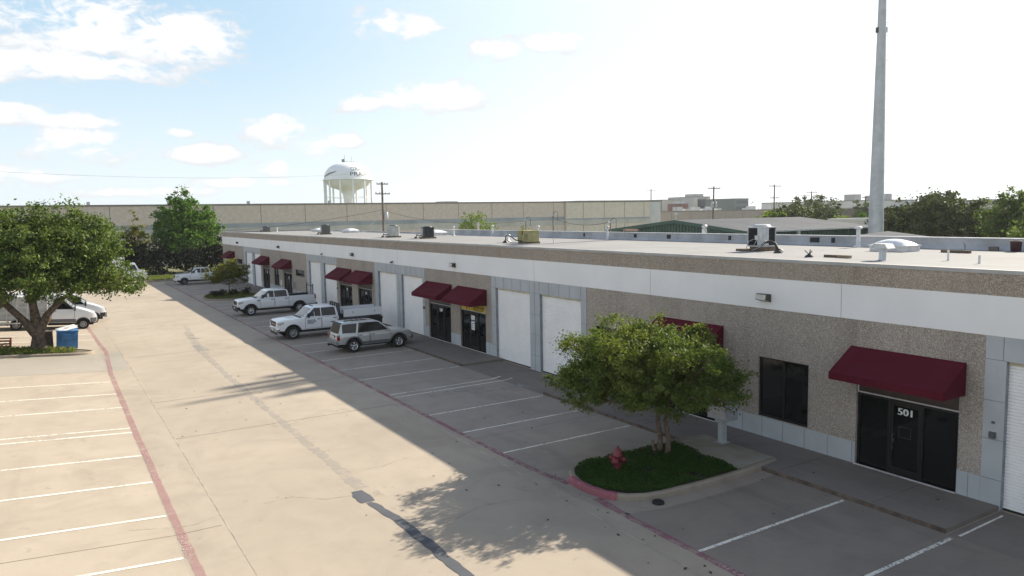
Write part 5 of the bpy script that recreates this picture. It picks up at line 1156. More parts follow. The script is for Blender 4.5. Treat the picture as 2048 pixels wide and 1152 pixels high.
lumber('timber_block', (29.0, 15.1, ROZ), R_(88), (1.1, .10, .10), 'long brown timber lying on the roof beyond the skylight dome', OLDW)
mb = MB(); mb.tube([(0, 0, 0), (0, 0, .28), (.02, .06, .36)], .03, 6); mb.lathe([(.09, 0), (.07, .05), (.035, .09)], (0, 0, 0), 10); tag(mb.build('roof_pipe', mat('pipe_grey', (.2, .2, .2), .6), None, (29.25, 14.9, ROZ)), 'small bent grey pipe standing behind the long brown roof timber', 'pipe')
mb = MB(); mb.lathe([(.001, 0), (.15, 0), (.17, .02), (.19, .36), (.20, .40), (.17, .41), (.16, .30), (.001, .30)], (0, 0, 0), 16); tag(mb.build('bucket', mat('dark_red_bucket', (.055, .018, .018), .6), None, (31.0, 13.95, ROZ)), 'dark red bucket against the rear roof parapet', 'bucket')
mb = MB(); mb.cbox((0, 0, .08), (.25, .32, .16), .3); tag(mb.build('roof_brick', mat('grey_brick', (.15, .13, .12), .8), None, (31.05, 14.75, ROZ)), 'grey block by the parapet next to the red bucket', 'block')
# ================================================================== TREES AND PLANTS
def leaf_mesh(name, pts, size, M, parent=None, loc=None, up=.35, aspect=.55, var=.5, out=None):
    """one small four-cornered leaf per point, loosely facing up and outwards"""
    n = len(pts); P = np.asarray(pts, dtype=np.float32)
    nrm = rng.normal(size=(n, 3)); nrm /= np.linalg.norm(nrm, axis=1)[:, None]; nrm[:, 2] += up
    if out is not None: nrm += out * .6
    nrm /= np.linalg.norm(nrm, axis=1)[:, None] + 1e-9
    t = rng.normal(size=(n, 3)); u = np.cross(nrm, t); u /= np.linalg.norm(u, axis=1)[:, None] + 1e-9; v = np.cross(nrm, u)
    s = size * (1 + var * rng.uniform(-1, 1, n))[:, None]; u *= s * .5; v *= s * .5 * aspect
    V = np.empty((n, 4, 3), dtype=np.float32); bend = nrm * s * .10
    V[:, 0] = P - u; V[:, 1] = P + v + bend; V[:, 2] = P + u; V[:, 3] = P - v + bend
    me = bpy.data.meshes.new(name); me.vertices.add(n * 4); me.vertices.foreach_set('co', V.ravel())
    me.loops.add(n * 4); me.loops.foreach_set('vertex_index', np.arange(n * 4, dtype=np.int32))
    me.polygons.add(n); me.polygons.foreach_set('loop_start', np.arange(0, n * 4, 4, dtype=np.int32)); me.polygons.foreach_set('loop_total', np.full(n, 4, dtype=np.int32))
    me.materials.append(M); me.update(calc_edges=True); me.validate()
    o = bpy.data.objects.new(name, me); COL.objects.link(o)
    if parent: o.parent = parent
    if loc: o.location = loc
    return o
def bez(a, b, c, n=6):
    a, b, c = Vector(a), Vector(b), Vector(c); return [a * (1 - t) ** 2 + b * 2 * t * (1 - t) + c * t * t for t in [i / n for i in range(n + 1)]]
def make_tree(name, loc, label, lobes, leaf, size, nleaf, bark=BARK, trunk_r=.2, fork=1.5, trunk_pts=None, group=None, clr=.42, per=60, shellness=.55, up=.35, cat='tree', stems=None, rz=0, twig=True, flat=1.0, lean=(0, 0), spray=.45):
    """tapered trunk with limbs into each lobe of the crown; leaves gathered in small twig-end clusters"""
    T = thing(name, loc, label, cat, rz, group)
    mb = MB(); tips = []
    W = sum(l[1][0] * l[1][1] * l[1][2] for l in lobes) ; cl = []
    for c, r in lobes:
        k = max(6, int(nleaf / per * (r[0] * r[1] * r[2]) / W))
        for _ in range(k):
            d = rng.normal(size=3); d /= np.linalg.norm(d); q = (shellness + (1 - shellness) * rng.random()) ** .8 * (1 + .20 * rng.normal())
            p = np.array(c) + d * np.array(r) * q
            cl.append((p, d, c, r))
    base = [Vector((0, 0, -.05)), Vector((lean[0] * .5, lean[1] * .5, fork * .5)), Vector((lean[0], lean[1], fork))]
    for st in (stems or [None]):
        if st: b = [Vector(p) for p in st[0]]; R0 = st[1]
        else: b = base; R0 = trunk_r
        k = len(b); mb.tube(b, [R0 * (1.35 if i == 0 else 1.0 - .22 * i / (k - 1)) for i in range(k)], 12)
    tops = [Vector(st[0][-1]) for st in stems] if stems else [base[-1]]
    for i, (c, r) in enumerate(lobes):
        e = Vector(c); top = min(tops, key=lambda q: (q - e).length); mid = top.lerp(e, .5) + Vector((random.uniform(-.1, .1), random.uniform(-.1, .1), .10 * (e - top).length * random.uniform(-1, 1) - .05))
        rr = trunk_r * (.30 + .32 * (r[0] / max(l[1][0] for l in lobes))); L = bez(top - Vector((0, 0, .1)), mid, e); mb.tube(L, [rr * (1 - .75 * j / 6) + .008 for j in range(7)], 8)
    if twig:
        for p, d, c, r in cl[::3]:
            e = Vector(p); s_ = Vector(c).lerp(e, .15); m_ = s_.lerp(e, .5) + Vector((random.uniform(-.15, .15) * r[0], random.uniform(-.15, .15) * r[1], random.uniform(-.1, .05) * r[2]))
            mb.tube(bez(s_, m_, e, 3), [trunk_r * .10 + .004, trunk_r * .07 + .003, trunk_r * .045 + .003, .004], 4, caps=False)
    mb.build('trunk', bark, T)
    pts = []; outs = []
    for p, d, c, r in cl:
        m_ = int(per * rng.uniform(.5, 1.5)); s_ = clr * rng.uniform(.6, 1.25); q = rng.normal(size=(m_, 3)) * s_ * .55 * np.array([1, 1, .62 * flat])
        if rng.random() < .45:                      # a spray: leaves strung along a shoot that pokes out of the crown
            t_ = rng.random(m_)[:, None]; ax = d * np.array([1, 1, .55]) + np.array([0, 0, .25]); q = q * .55 + ax[None] * t_ * (spray * .5 * (r[0] + r[1]) * .5) * rng.uniform(.5, 1.2)
        pts.append(p + q); outs.append(np.repeat(d[None], m_, 0))
    leaf_mesh('crown', np.concatenate(pts), size, leaf, T, up=up, out=np.concatenate(outs))
    return T
# island tree in front: twin trunk, wide low crown whose top alone reaches the sun
st = [([(.02, .10, -.05), (.06, .10, .5), (-.02, .14, 1.05), (.02, .05, 1.7)], .085), ([(.12, -.14, -.05), (.22, -.12, .45), (.14, -.05, 1.0), (.22, -.12, 1.7)], .078), ([(-.14, .10, -.05), (-.18, .16, .28), (-.16, .20, .42)], .06)]
isl_lobes = [((-.5, .2, 3.0), (1.3, 1.3, .85)), ((-1.5, .4, 2.75), (1.0, 1.0, .65)), ((.5, -1.2, 2.8), (1.0, .95, .65)), ((-.6, 1.5, 2.75), (1.1, 1.0, .62)), ((.4, 1.2, 3.1), (1.0, 1.0, .55)), ((-.4, -.2, 3.75), (1.1, 1.05, .45)), ((-1.3, -.8, 3.2), (.95, .85, .5)),
             ((-1.7, 1.7, 2.3), (.85, .8, .50)), ((-1.3, 2.5, 2.15), (.72, .68, .42)), ((-1.4, -1.1, 2.4), (.9, .8, .5)), ((.5, -2.0, 2.45), (.75, .65, .5)), ((1.5, -1.2, 2.35), (.75, .8, .6)), ((1.6, .5, 2.5), (.8, .9, .6)), ((-2.1, .5, 2.3), (.65, .7, .45)), ((-1.5, 2.0, 1.55), (.42, .42, .40)), ((-.6, -1.9, 2.25), (.7, .6, .5)), ((.9, -.4, 3.4), (.8, .9, .5)), ((-.9, 2.3, 2.75), (.6, .6, .5)),
             ((.1, .3, 2.1), (1.2, 1.2, .45)), ((-1.1, 3.0, 2.0), (.55, .5, .35)), ((-1.9, 1.2, 1.85), (.65, .6, .42)), ((1.2, -.2, 2.05), (.85, .8, .42)), ((-.2, -1.3, 1.95), (.8, .7, .38)), ((.9, -1.7, 2.0), (.6, .6, .35)), ((-.9, 1.0, 1.95), (.8, .8, .4)), ((-1.0, -.4, 2.0), (.8, .7, .4)), ((-2.0, -.6, 3.65), (.75, .75, .48)), ((-1.6, 1.9, 3.25), (.7, .7, .45)), ((-1.0, -1.7, 3.55), (.7, .65, .45)), ((-.3, -2.2, 3.3), (.6, .55, .4)), ((-1.3, .6, 3.85), (.9, .9, .42))]
make_tree('oak_tree', (15.70, 16.80, .12), 'low wide crowned tree with twin tan trunks on the grass island near the camera', isl_lobes, LF_ISL, .080, 98000, BARK2, .10, stems=st, clr=.27, per=92, shellness=.55, spray=.75)
# big tree on the left island
big = [((-.6, .2, 5.8), (2.5, 2.4, 2.0)), ((2.1, -.2, 5.8), (1.8, 2.0, 1.8)), ((-3.1, .2, 5.4), (2.1, 2.2, 2.0)), ((.4, -.9, 4.7), (2.1, 2.0, 1.3)), ((3.2, .3, 4.7), (1.5, 1.9, 1.3)), ((4.5, .3, 3.9), (1.05, 1.4, .85)), ((5.1, .3, 3.3), (.75, 1.0, .6)), ((-3.6, -.6, 3.7), (1.4, 1.6, 1.1)), ((1.7, .3, 7.3), (1.15, 1.3, 1.0)), ((-2.0, .1, 7.4), (1.35, 1.5, .9)), ((3.0, .4, 6.9), (.95, 1.2, .85)), ((-4.6, .4, 4.6), (1.4, 1.6, 1.2)), ((2.3, -.8, 4.0), (1.3, 1.2, .7)), ((-.1, 1.2, 6.5), (2, 1.5, 1.2)), ((-1.6, -1.0, 4.2), (1.5, 1.2, .9)), ((3.8, .2, 5.7), (.85, 1.2, .9)), ((.3, -.3, 3.6), (1.2, 1.2, .6)), ((-2.4, -.2, 3.3), (1.2, 1.2, .65)), ((-4.3, 0, 3.4), (1.3, 1.2, .8)), ((1.9, -.2, 3.35), (1.1, 1.0, .6)), ((3.3, 0, 3.6), (1.0, 1.0, .6))]
make_tree('pear_tree', (-.90, 50.55, .30), 'big broad tree with a thick forked trunk on the left island', big, LF_BIG, .165, 82000, BARK, .38, 1.7, stems=[([(0, 0, -.05), (0, 0, .7), (.05, 0, 1.5)], .36), ([(-.1, 0, 1.0), (-.7, -.1, 1.9), (-1.5, -.1, 2.9)], .22), ([(.1, 0, 1.1), (.5, 0, 2.0), (1.4, -.1, 3.0)], .20), ([(.25, .1, 1.6), (1.1, .1, 2.7), (2.2, .1, 3.5)], .13), ([(0, .1, 1.3), (-.1, .1, 2.4), (-.2, .1, 3.6)], .24)], clr=.60, per=80, shellness=.72, spray=.25)
make_tree('pear_tree', (-8.0, 54.0, .6), 'tree at the left edge, only its leafy tip in view behind the big left tree', [((0, 0, 5.4), (2.4, 2.4, 2.2)), ((2.6, -.6, 6.3), (1.6, 1.6, 1.5)), ((3.2, -.6, 4.0), (1.4, 1.4, 1.4)), ((-1.5, 0, 6), (2, 2, 2)), ((3.5, -.8, 7.6), (.9, .9, .9))], LF_BIG, .19, 14000, BARK, .3, 2.2, clr=.6, per=34)
# bright sycamore beyond the lot
syc = [((0, 0, 4.2), (3.6, 3.2, 2.4)), ((-1.8, 0, 6.6), (2.4, 2.3, 1.9)), ((2.1, 0, 6.6), (2.6, 2.3, 2.0)), ((-.5, 0, 8.9), (2.2, 2.0, 1.7)), ((-.2, 0, 11.0), (1.2, 1.2, 1.2)), ((1.6, 0, 9.0), (1.9, 1.7, 1.3)), ((-2.7, 0, 8.2), (1.3, 1.4, 1.1)), ((3.6, 0, 7.6), (1.5, 1.6, 1.3)), ((-2.9, 0, 4.8), (1.6, 1.6, 1.4)), ((3.6, 0, 5.0), (1.5, 1.6, 1.5)), ((-1.1, 0, 10.4), (.8, .9, .9)), ((.9, 0, 11.0), (.7, .7, .9)), ((0, -1.4, 6), (2.2, 1.4, 2.2))]
make_tree('sycamore_tree', (17.0, 119.0, 0), 'tall bright green tree behind the lot end, highest crown left of the warehouse', syc, LF_SYC, .32, 27000, BARK, .28, 2.5, clr=.72, per=46, shellness=.7, spray=.35)
# dark hedge trees behind it
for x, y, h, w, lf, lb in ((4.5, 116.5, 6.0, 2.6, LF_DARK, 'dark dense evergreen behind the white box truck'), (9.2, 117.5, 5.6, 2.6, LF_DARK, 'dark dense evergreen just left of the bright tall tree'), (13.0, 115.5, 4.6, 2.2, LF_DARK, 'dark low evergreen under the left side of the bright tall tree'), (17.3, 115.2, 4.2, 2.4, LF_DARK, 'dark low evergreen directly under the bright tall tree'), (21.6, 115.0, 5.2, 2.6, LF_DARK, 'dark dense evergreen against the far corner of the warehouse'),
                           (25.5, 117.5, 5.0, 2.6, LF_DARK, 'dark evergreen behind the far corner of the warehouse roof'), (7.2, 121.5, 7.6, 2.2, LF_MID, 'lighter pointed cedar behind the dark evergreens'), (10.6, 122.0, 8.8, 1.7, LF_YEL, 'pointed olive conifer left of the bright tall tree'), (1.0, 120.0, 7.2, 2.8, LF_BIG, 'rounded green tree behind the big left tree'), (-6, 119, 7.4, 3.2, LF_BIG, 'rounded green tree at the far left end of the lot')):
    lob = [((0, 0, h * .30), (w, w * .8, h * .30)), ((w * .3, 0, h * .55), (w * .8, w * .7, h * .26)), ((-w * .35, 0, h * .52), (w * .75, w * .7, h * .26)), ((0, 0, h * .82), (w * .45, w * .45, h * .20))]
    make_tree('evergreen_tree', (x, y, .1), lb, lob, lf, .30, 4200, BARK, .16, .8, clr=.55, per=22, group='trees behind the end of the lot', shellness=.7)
# small yellowing tree on the far island
make_tree('young_tree', (15.1, 78.6, .12), 'small yellowing tree on the far island in front of the warehouse', [((0, .2, 2.3), (1.2, 1.2, .75)), ((-1.1, .3, 2.0), (.95, .9, .65)), ((1.1, -.2, 2.4), (.9, .9, .6)), ((.1, 0, 3.0), (.8, .8, .45)), ((1.3, -.4, 1.7), (.65, .7, .5)), ((-1.7, .4, 1.6), (.5, .5, .4)), ((.5, -.2, 1.6), (.8, .7, .5))], LF_YEL, .14, 8500, BARK, .06, 1.1, clr=.32, per=26)
def shrub(name, loc, label, h, w, lf, size, n, group=None, cat='shrub'):
    lob = [((random.uniform(-.3, .3) * w, random.uniform(-.3, .3) * w, h * random.uniform(.4, .62)), (w * random.uniform(.4, .6), w * random.uniform(.4, .6), h * .38)) for _ in range(4)]
    return make_tree(name, loc, label, lob, lf, size, n, BARK, .03, h * .25, clr=.18 * h + .08, per=14, group=group, cat=cat)
for i, (x, y, lb) in enumerate(((13.3, 76.3, 'low dark shrub at the tip of the far island'), (14.2, 77.2, 'low dark shrub left of the small yellowing tree'), (15.2, 77.0, 'low dark shrub in front of the small yellowing tree'), (16.4, 76.8, 'low dark shrub at the wall side of the far island'))):
    shrub('low_shrub', (x, y, .12), lb, .75, .65, LF_DARK, .10, 700, 'shrubs on the far island')
# trees behind the warehouse
make_tree('bushy_tree', (39.0, 70.4, 0), 'bright green bushy tree showing above the warehouse roof right of the utility pole', [((0, 0, 6.2), (1.5, 1.5, 1.2)), ((-1.3, 1.0, 5.6), (1.1, 1.1, 1.1)), ((1.3, -.9, 5.7), (1.1, 1.1, 1.2)), ((-.3, .5, 7.2), (.85, .85, .7)), ((.6, -.4, 7.3), (.7, .7, .7)), ((0, 0, 4.5), (2.0, 2.0, 1.2))], LF_MID, .16, 7500, BARK, .14, 2.6, clr=.42, per=22)
make_tree('sapling', (43.5, 67.5, 0), 'small pale sapling showing just above the rear parapet', [((0, 0, 5.4), (.5, .5, .75)), ((.2, -.6, 5.2), (.45, .45, .6)), ((-.3, .2, 6.0), (.35, .35, .5))], LF_MID, .13, 900, BARK, .05, 3.5, clr=.22, per=14)
def far_tree(x, y, h, w, lf, lb, n=5200, size=.26, grp='trees beyond the grey roofed shed', bark=BARK, fork=None):
    lob = []
    for _ in range(9): a = random.uniform(0, 6.28); q = random.uniform(.15, .62); lob.append(((w * q * math.cos(a), w * q * math.sin(a), h * random.uniform(.5, .78)), (w * random.uniform(.34, .5), w * random.uniform(.34, .5), h * random.uniform(.14, .22))))
    lob.append(((0, 0, h * .86), (w * .4, w * .4, h * .14)))
    return make_tree('broad_tree', (x, y, 0), lb, lob, lf, size, n, bark, .04 * h, fork or h * .3, clr=w * .12 + .12, per=48, group=grp, shellness=.68, spray=.3, rz=random.random())
def pol(az, d): return d * math.sin(R_(az)), d * math.cos(R_(az))
for az, d, h, w, lf, lb, n in (
        (52.3, 118, 8.9, 5.6, LF_LIVE, 'olive green broad tree behind the left half of the grey shed roof', 10500), (54.4, 128, 9.2, 5.0, LF_LIVE, 'olive tree left of the small white boxes by the tower', 9000), (50.9, 112, 7.2, 2.6, LF_MID, 'yellow-green low tree at the left end of the trees behind the shed', 2600),
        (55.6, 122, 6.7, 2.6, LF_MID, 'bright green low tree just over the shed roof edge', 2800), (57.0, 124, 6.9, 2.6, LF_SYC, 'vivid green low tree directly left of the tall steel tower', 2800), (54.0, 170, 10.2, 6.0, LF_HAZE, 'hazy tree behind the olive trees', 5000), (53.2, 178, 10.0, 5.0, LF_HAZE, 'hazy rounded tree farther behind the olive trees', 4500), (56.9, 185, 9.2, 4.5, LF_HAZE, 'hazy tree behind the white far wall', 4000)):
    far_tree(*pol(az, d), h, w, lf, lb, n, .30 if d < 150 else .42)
for az, d, h, w, lf, lb, n in (
        (61.4, 92, 9.2, 5.6, LF_LIVE, 'large dark spreading oak with twin trunks right of the tall tower', 17000), (59.2, 94, 8.2, 4.4, LF_LIVE, 'dark oak immediately right of the tall tower', 8500), (63.6, 90, 8.2, 3.8, LF_LIVE, 'dark oak between the large spreading oak and the right edge trees', 6500),
        (65.6, 84, 8.9, 3.9, LF_BIG, 'green tree near the right edge with its forked trunk showing', 8500), (67.9, 78, 8.8, 4.2, LF_BIG, 'green tree cut by the right edge of the view', 6500), (58.6, 104, 6.8, 2.6, LF_YEL, 'yellowish bush low beside the tall tower', 2600)):
    far_tree(*pol(az, d), h, w, lf, lb, int(n * 1.2), .30, 'trees on the right beyond the warehouse roof', fork=h * .42)
# ground cover, grass and litter
pts = []
sp = [(x, y) for x, y in soil]
def inside(x, y, P):
    c = False; j = len(P) - 1
    for i in range(len(P)):
        if (P[i][1] > y) != (P[j][1] > y) and x < (P[j][0] - P[i][0]) * (y - P[i][1]) / (P[j][1] - P[i][1]) + P[i][0]: c = not c
        j = i
    return c
while len(pts) < 24000:
    x, y = random.uniform(12.1, 16.9), random.uniform(14.3, 17.7)
    if inside(x, y, sp) and math.sin(x * 2.3 + 1) * math.sin(y * 3.1) + .5 * math.sin(x * 7.7 + y * 5.3) > -1.05 * random.random() ** .3 - .1: pts.append((x, y, .15 + .11 * random.random() ** .6 + .035 * math.sin(x * 5.1) * math.sin(y * 4.3)))
tag(leaf_mesh('ground_cover', pts, .055, LF_GC, up=1.2, aspect=.6), kind='stuff')
pts = []
while len(pts) < 5200:
    x, y = random.uniform(-6.8, 1.4), random.uniform(48.7, 51.6)
    if inside(x, y, inl) and (x < .9): pts.append((x, y, .12 + gz(x) + .16 * random.random()))
tag(leaf_mesh('island_grass', pts, .16, LF_LAWN, up=.2, aspect=.3), kind='stuff')
pts = []
while len(pts) < 5000:
    x, y = random.uniform(12, 17.5), random.uniform(73.8, 80.6)
    if inside(x, y, inf): pts.append((x, y, .12 + .10 * random.random()))
tag(leaf_mesh('island_grass', pts, .14, LF_LAWN, up=.2, aspect=.3), kind='stuff')
pts = [(random.uniform(2, 19), random.uniform(104, 112), .12 + .15 * random.random()) for _ in range(6000)]
pts = [p for p in pts if inside(p[0], p[1], EI)]
tag(leaf_mesh('strip_grass', pts, .25, LF_LAWN, up=.2, aspect=.3), kind='stuff')
pts = [(random.uniform(3.4, 17.2), random.uniform(8, 40), .013) for _ in range(80)] + [(random.gauss(11.2, .5), random.uniform(9, 22), .013) for _ in range(26)] + [(random.uniform(17.5, 19.6), random.uniform(9.2, 25), .132) for _ in range(14)]
tag(leaf_mesh('leaf_litter', pts, .085, mat('dead_leaf', (0.05, 0.04, 0.03), .9), up=4.0, aspect=.6), kind='stuff')

# ================================================================== BACKGROUND
# tall steel tower behind the warehouse, antennas above the frame
def tower():
    T = thing('steel_tower', (67.7, 42.8, 0), 'tall grey tapering steel tower rising behind the warehouse roof', 'tower')
    H = 37.5; rd = lambda h: .777 - .01636 * h
    mb = MB(); n = 18; hs = [0, 6, 12, 18, 24, 30, H]; mb.tube([(0, 0, h) for h in hs], [rd(h) for h in hs], n); mb.build('shaft', TOWERM, T)
    for h in (7.6, 20.5):
        mb = MB(); mb.lathe([(rd(h) + .008, h), (rd(h) + .012, h + .02), (rd(h) + .008, h + .05)], (0, 0, 0), 18); mb.build('shaft_seam', GALV, T)
    d = Vector((math.cos(R_(-32)), math.sin(R_(-32)), 0)); mb = MB(); h = 3.0
    while h < H - .4:
        r = rd(h); p = d * r + Vector((0, 0, h)); mb.tube([p, p + d * .30, p + d * .30 + Vector((0, 0, .06))], .018, 5); h += 1.15
    mb.build('climbing_peg', GALV, T)
    for s, m_ in ((-1, DKMET), (1, GALV)):
        hh = 24.2; q = d * s * (rd(hh) + .02); mb = MB(); mb.cbox((q.x, q.y, hh), (.20, .24, .48)); mb.build('port_box', m_, T)
    mb = MB(); mb.lathe([(2.0, 35.0), (2.15, 35.0), (2.15, 35.12), (2.0, 35.12), (2.0, 35.0)], (0, 0, 0), 24)
    for k in range(6): a = k * PI / 3; mb.tube([(0, 0, 35.0), (2.1 * math.cos(a), 2.1 * math.sin(a), 35.05)], .06, 6)
    mb.tube([(0, 0, 34.8), (0, 2.8, 35.0)], .07, 6); mb.build('antenna_platform', GALV, T)
    for dx, dy, z0, z1, w in ((0, 1.75, 34.4, 37.8, .55), (.2, 2.75, 34.0, 36.5, .6), (.3, -1.0, 34.2, 36.4, .5), (-1.9, .5, 34.2, 36.3, .45), (1.9, .8, 34.2, 36.6, .5), (0, .75, 34.4, 37.0, .6), (-1.2, -1.6, 34.2, 36.1, .45)):
        mb = MB(); mb.cbox((dx, dy, (z0 + z1) / 2), (.30, w, z1 - z0)); mb.tube([(dx * .9, dy * .9, z0 - .2), (dx * .9, dy * .9, z1 + .2)], .05, 6); mb.build('antenna_panel', WTRIM, T, bevel=.02)
    mb = MB(); mb.tube([(0, 0, H), (0, 0, H + 1.6)], [.25, .12], 8); mb.build('lightning_rod', GALV, T)
tower()
# water tower
def water_tower():
    x, y = 445 * math.sin(R_(19.58)), 445 * math.cos(R_(19.58)); a0 = math.atan2(-y, -x)
    T = thing('water_tower', (x, y, 0), 'white water tower with dark lettering standing far behind the beige warehouse', 'water tower')
    R0, ze = 13.6, 29.0
    mb = MB(); P = []
    for i in range(13): a = PI / 2 * i / 12; P.append((R0 * math.cos(a) ** .8 + .001, ze + .9 + 9.2 * math.sin(a)))
    Q = [(3.0, 0), (2.7, 12), (2.8, 18), (3.4, 21), (4.6, 23.0), (7.0, 24.0), (9.5, 24.8), (11.6, 26.2), (13.0, 28.0), (R0, ze)]
    mb.lathe(Q + [(R0, ze + .9)] + P[1:], (0, 0, 0), 56); mb.build('tank', WTANK, T)
    mb = MB(); mb.lathe([(R0 + .02, ze - .1), (R0 + .9, ze - .1), (R0 + .9, ze + .25), (R0 + .02, ze + .25)], (0, 0, 0), 56); mb.build('balcony', WTANK, T)
    for k in range(12):
        a = a0 + 2 * PI * (k + .35) / 12; mb = MB(); c, s = math.cos(a), math.sin(a); mb.tube([(R0 * c, R0 * s, 0), (R0 * c, R0 * s, ze)], .55, 10); mb.build('leg', WTANK, T)
    mb = MB()
    for k in range(12):
        a, b = a0 + 2 * PI * (k + .35) / 12, a0 + 2 * PI * (k + 1.35) / 12; mb.tube([(R0 * math.cos(a), R0 * math.sin(a), 19.0), (R0 * math.cos(b), R0 * math.sin(b), 19.0)], .12, 5)
    mb.build('brace', WTANK, T)
    def wrap(mb, txt, size, zc, acen, width, dr=.06):
        vs, fs = text_mesh(txt, size, width)
        out = []
        for p in vs:
            z = zc + p.y; q = max(0, min(1, (z - ze - .9) / 9.2)); rr = R0 * max(.05, math.cos(math.asin(q))) ** .8 + dr; a = acen + p.x / R0; out.append((rr * math.cos(a), rr * math.sin(a), z))
        mb.add(out, fs)
    mb = MB()
    wrap(mb, 'PRAIRIE', 3.2, ze + 2.9, a0 + .62, 14.5); wrap(mb, 'GRAND', 2.9, ze + 5.8, a0 + .60, 13.0)
    b = bpy.data.objects
    mb.build('tank_lettering', mat('dark_grey_lettering', (0.07, 0.075, 0.085), .6), T)
    mb = MB(); pts = []
    for i in range(14): u = i / 13; a = a0 - 1.25 + u * .75; z = ze + 1.8 + 3.6 * u - .9 * u * u; q = (z - ze - .9) / 9.2; rr = R0 * math.cos(math.asin(q)) ** .8 + .08; pts.append((rr * math.cos(a), rr * math.sin(a), z))
    mb.tube(pts, [.12 + .38 * math.sin(PI * i / 13) for i in range(14)], 5); mb.build('swoosh_mark', mat('swoosh_grey', (0.16, 0.17, 0.2), .6), T)
    mb = MB(); u = Vector((math.cos(a0 - PI / 2), math.sin(a0 - PI / 2), 0))
    for k, (o, h) in enumerate(((-1.6, 4.6), (2.2, 3.8), (-.4, 1.2), (3.4, .9))): p = u * -o + Vector((0, 0, ze + 9.9)); mb.tube([p, p + Vector((0, 0, h))], .10, 5)
    mb.tube([u * 3.2 + Vector((0, 0, ze + 10.4)), u * -3.6 + Vector((0, 0, ze + 10.4))], .12, 5)
    p = u * 2.4 + Vector((0, 0, ze + 11.3)); mb.lathe([(.001, -.4), (.9, -.2), (.9, .2), (.001, .4)], p, 14, 0, 'Y'); mb.build('rooftop_antenna', mat('antenna_grey', (.15, .16, .17), .6), T)
water_tower()
# beige warehouse behind
def far_building(name, x0, x1, y0, y1, h, m, label, extra=None, cat='building', cop=BCOP, roofm=ROOFM):
    T = thing(name, ((x0 + x1) / 2, (y0 + y1) / 2, 0), label, cat); o = T.location
    mb = MB(); mb.quad((x0, y0, -.1), (x1, y0, -.1), (x1, y0, h), (x0, y0, h)); mb.quad((x0, y0, -.1), (x0, y0, h), (x0, y1, h), (x0, y1, -.1)); mb.quad((x1, y0, -.1), (x1, y1, -.1), (x1, y1, h), (x1, y0, h)); mb.quad((x0, y1, -.1), (x0, y1, h), (x1, y1, h), (x1, y1, -.1))
    mb.v = [tuple(Vector(p) - o) for p in mb.v]; mb.build('wall', m, T)
    mb = MB(); mb.box(x0 + .2, x1 - .2, y0 + .2, y1 - .2, h - .6, h - .3); mb.v = [tuple(Vector(p) - o) for p in mb.v]; mb.build('roof', roofm, T)
    mb = MB()
    for a, b, c, d in ((x0 - .1, x1 + .1, y0 - .1, y0 + .3), (x0 - .1, x1 + .1, y1 - .3, y1 + .1), (x0 - .1, x0 + .3, y0 + .3, y1 - .3), (x1 - .3, x1 + .1, y0 + .3, y1 - .3)): mb.box(a, b, c, d, h + .001, h + .28)
    mb.v = [tuple(Vector(p) - o) for p in mb.v]; mb.build('coping', cop, T)
    if extra:
        for nm, bx, mm in extra:
            for bs in ([bx] if nm == 'panel_joint' else [[b] for b in bx]):
                mb = MB()
                for b in bs: mb.box(*b)
                mb.v = [tuple(Vector(p) - o) for p in mb.v]; mb.build(nm, mm, T)
    return T
YB = 140.0; HB = 10.12
js = [(x - .05, x + .05, YB - .02, YB + .01, 0, HB - .02) for x in np.arange(-56, 100, 8.1)]
far_building('beige_warehouse', -90, 101.0, YB, 230, HB, BEIGE, 'long beige concrete warehouse with a blue-grey stripe, spanning the background behind the lot',
    [('wall_stripe', [(-90, 101, YB - .05, YB + .02, 6.12, 6.92)], BSTRIPE), ('pale_band', [(-90, 101, YB - .045, YB + .02, 5.0, 6.118)], BPALE), ('panel_joint', js, mat('panel_groove', (.27, .225, .19), .9)),
     ('roof_vent', [(x, x + .5, 150, 150.5, HB - .3, HB + 1.0) for x in (-12, 6, 33, 49)] + [(60, 75, 190, 200, HB - .3, HB + 1.2), (80, 84, 160, 164, HB - .3, HB + .9)], FARG)])
js = [(x - .06, x + .06, YB - .52, YB - .49, 0, HB - .02) for x in np.arange(106, 128, 6.2)]
far_building('pale_warehouse', 101.15, 130.0, YB - .5, 215, HB, BEIGE2, 'paler beige warehouse section at the right end of the long beige warehouse',
    [('white_corner', [(126.6, 130.03, YB - .56, YB - .5, 0, HB - .02)], FARW), ('wall_stripe', [(101.2, 126.5, YB - .56, YB - .5, 6.1, 6.45)], BSTRIPE), ('pale_band', [(101.2, 126.5, YB - .555, YB - .5, 5.0, 6.09)], BPALE), ('panel_joint', js, mat('panel_groove', (.27, .225, .19), .9))])
far_building('brown_roofed_block', 122, 152.5, 163, 200, 10.75, BCOP, 'brown block showing just above the roof of the paler beige warehouse')
x, y = pol(43.0, 205)
js = [(k - .06, k + .06, y - .03, y + .01, 0, 7.2) for k in np.arange(x + 4, x + 60, 7)]
far_building('pinkish_warehouse', x, x + 62, y, y + 60, 7.5, FARPK, 'low pinkish wall of a flat roofed building behind the green shed', [('panel_joint', js, mat('panel_groove', (.27, .225, .19), .9)), ('roof_unit', [(x + k, x + k + 2, y + 8, y + 10, 7.2, 8.6 + .3 * math.sin(k)) for k in (14, 17, 21, 24, 27, 30, 43, 45, 52)], FARW)])
x, y = pol(43.0, 420)
far_building('office_block', x, x + 24, y, y + 30, 14.0, BEIGE2, 'beige multi storey block far behind, left of the grey windowed block', [('window_strip', [(x + k, x + k + .9, y - .08, y + .01, 3, 11.5) for k in (5, 8, 11, 14, 17, 20)], FARG)])
x, y = pol(45.45, 416)
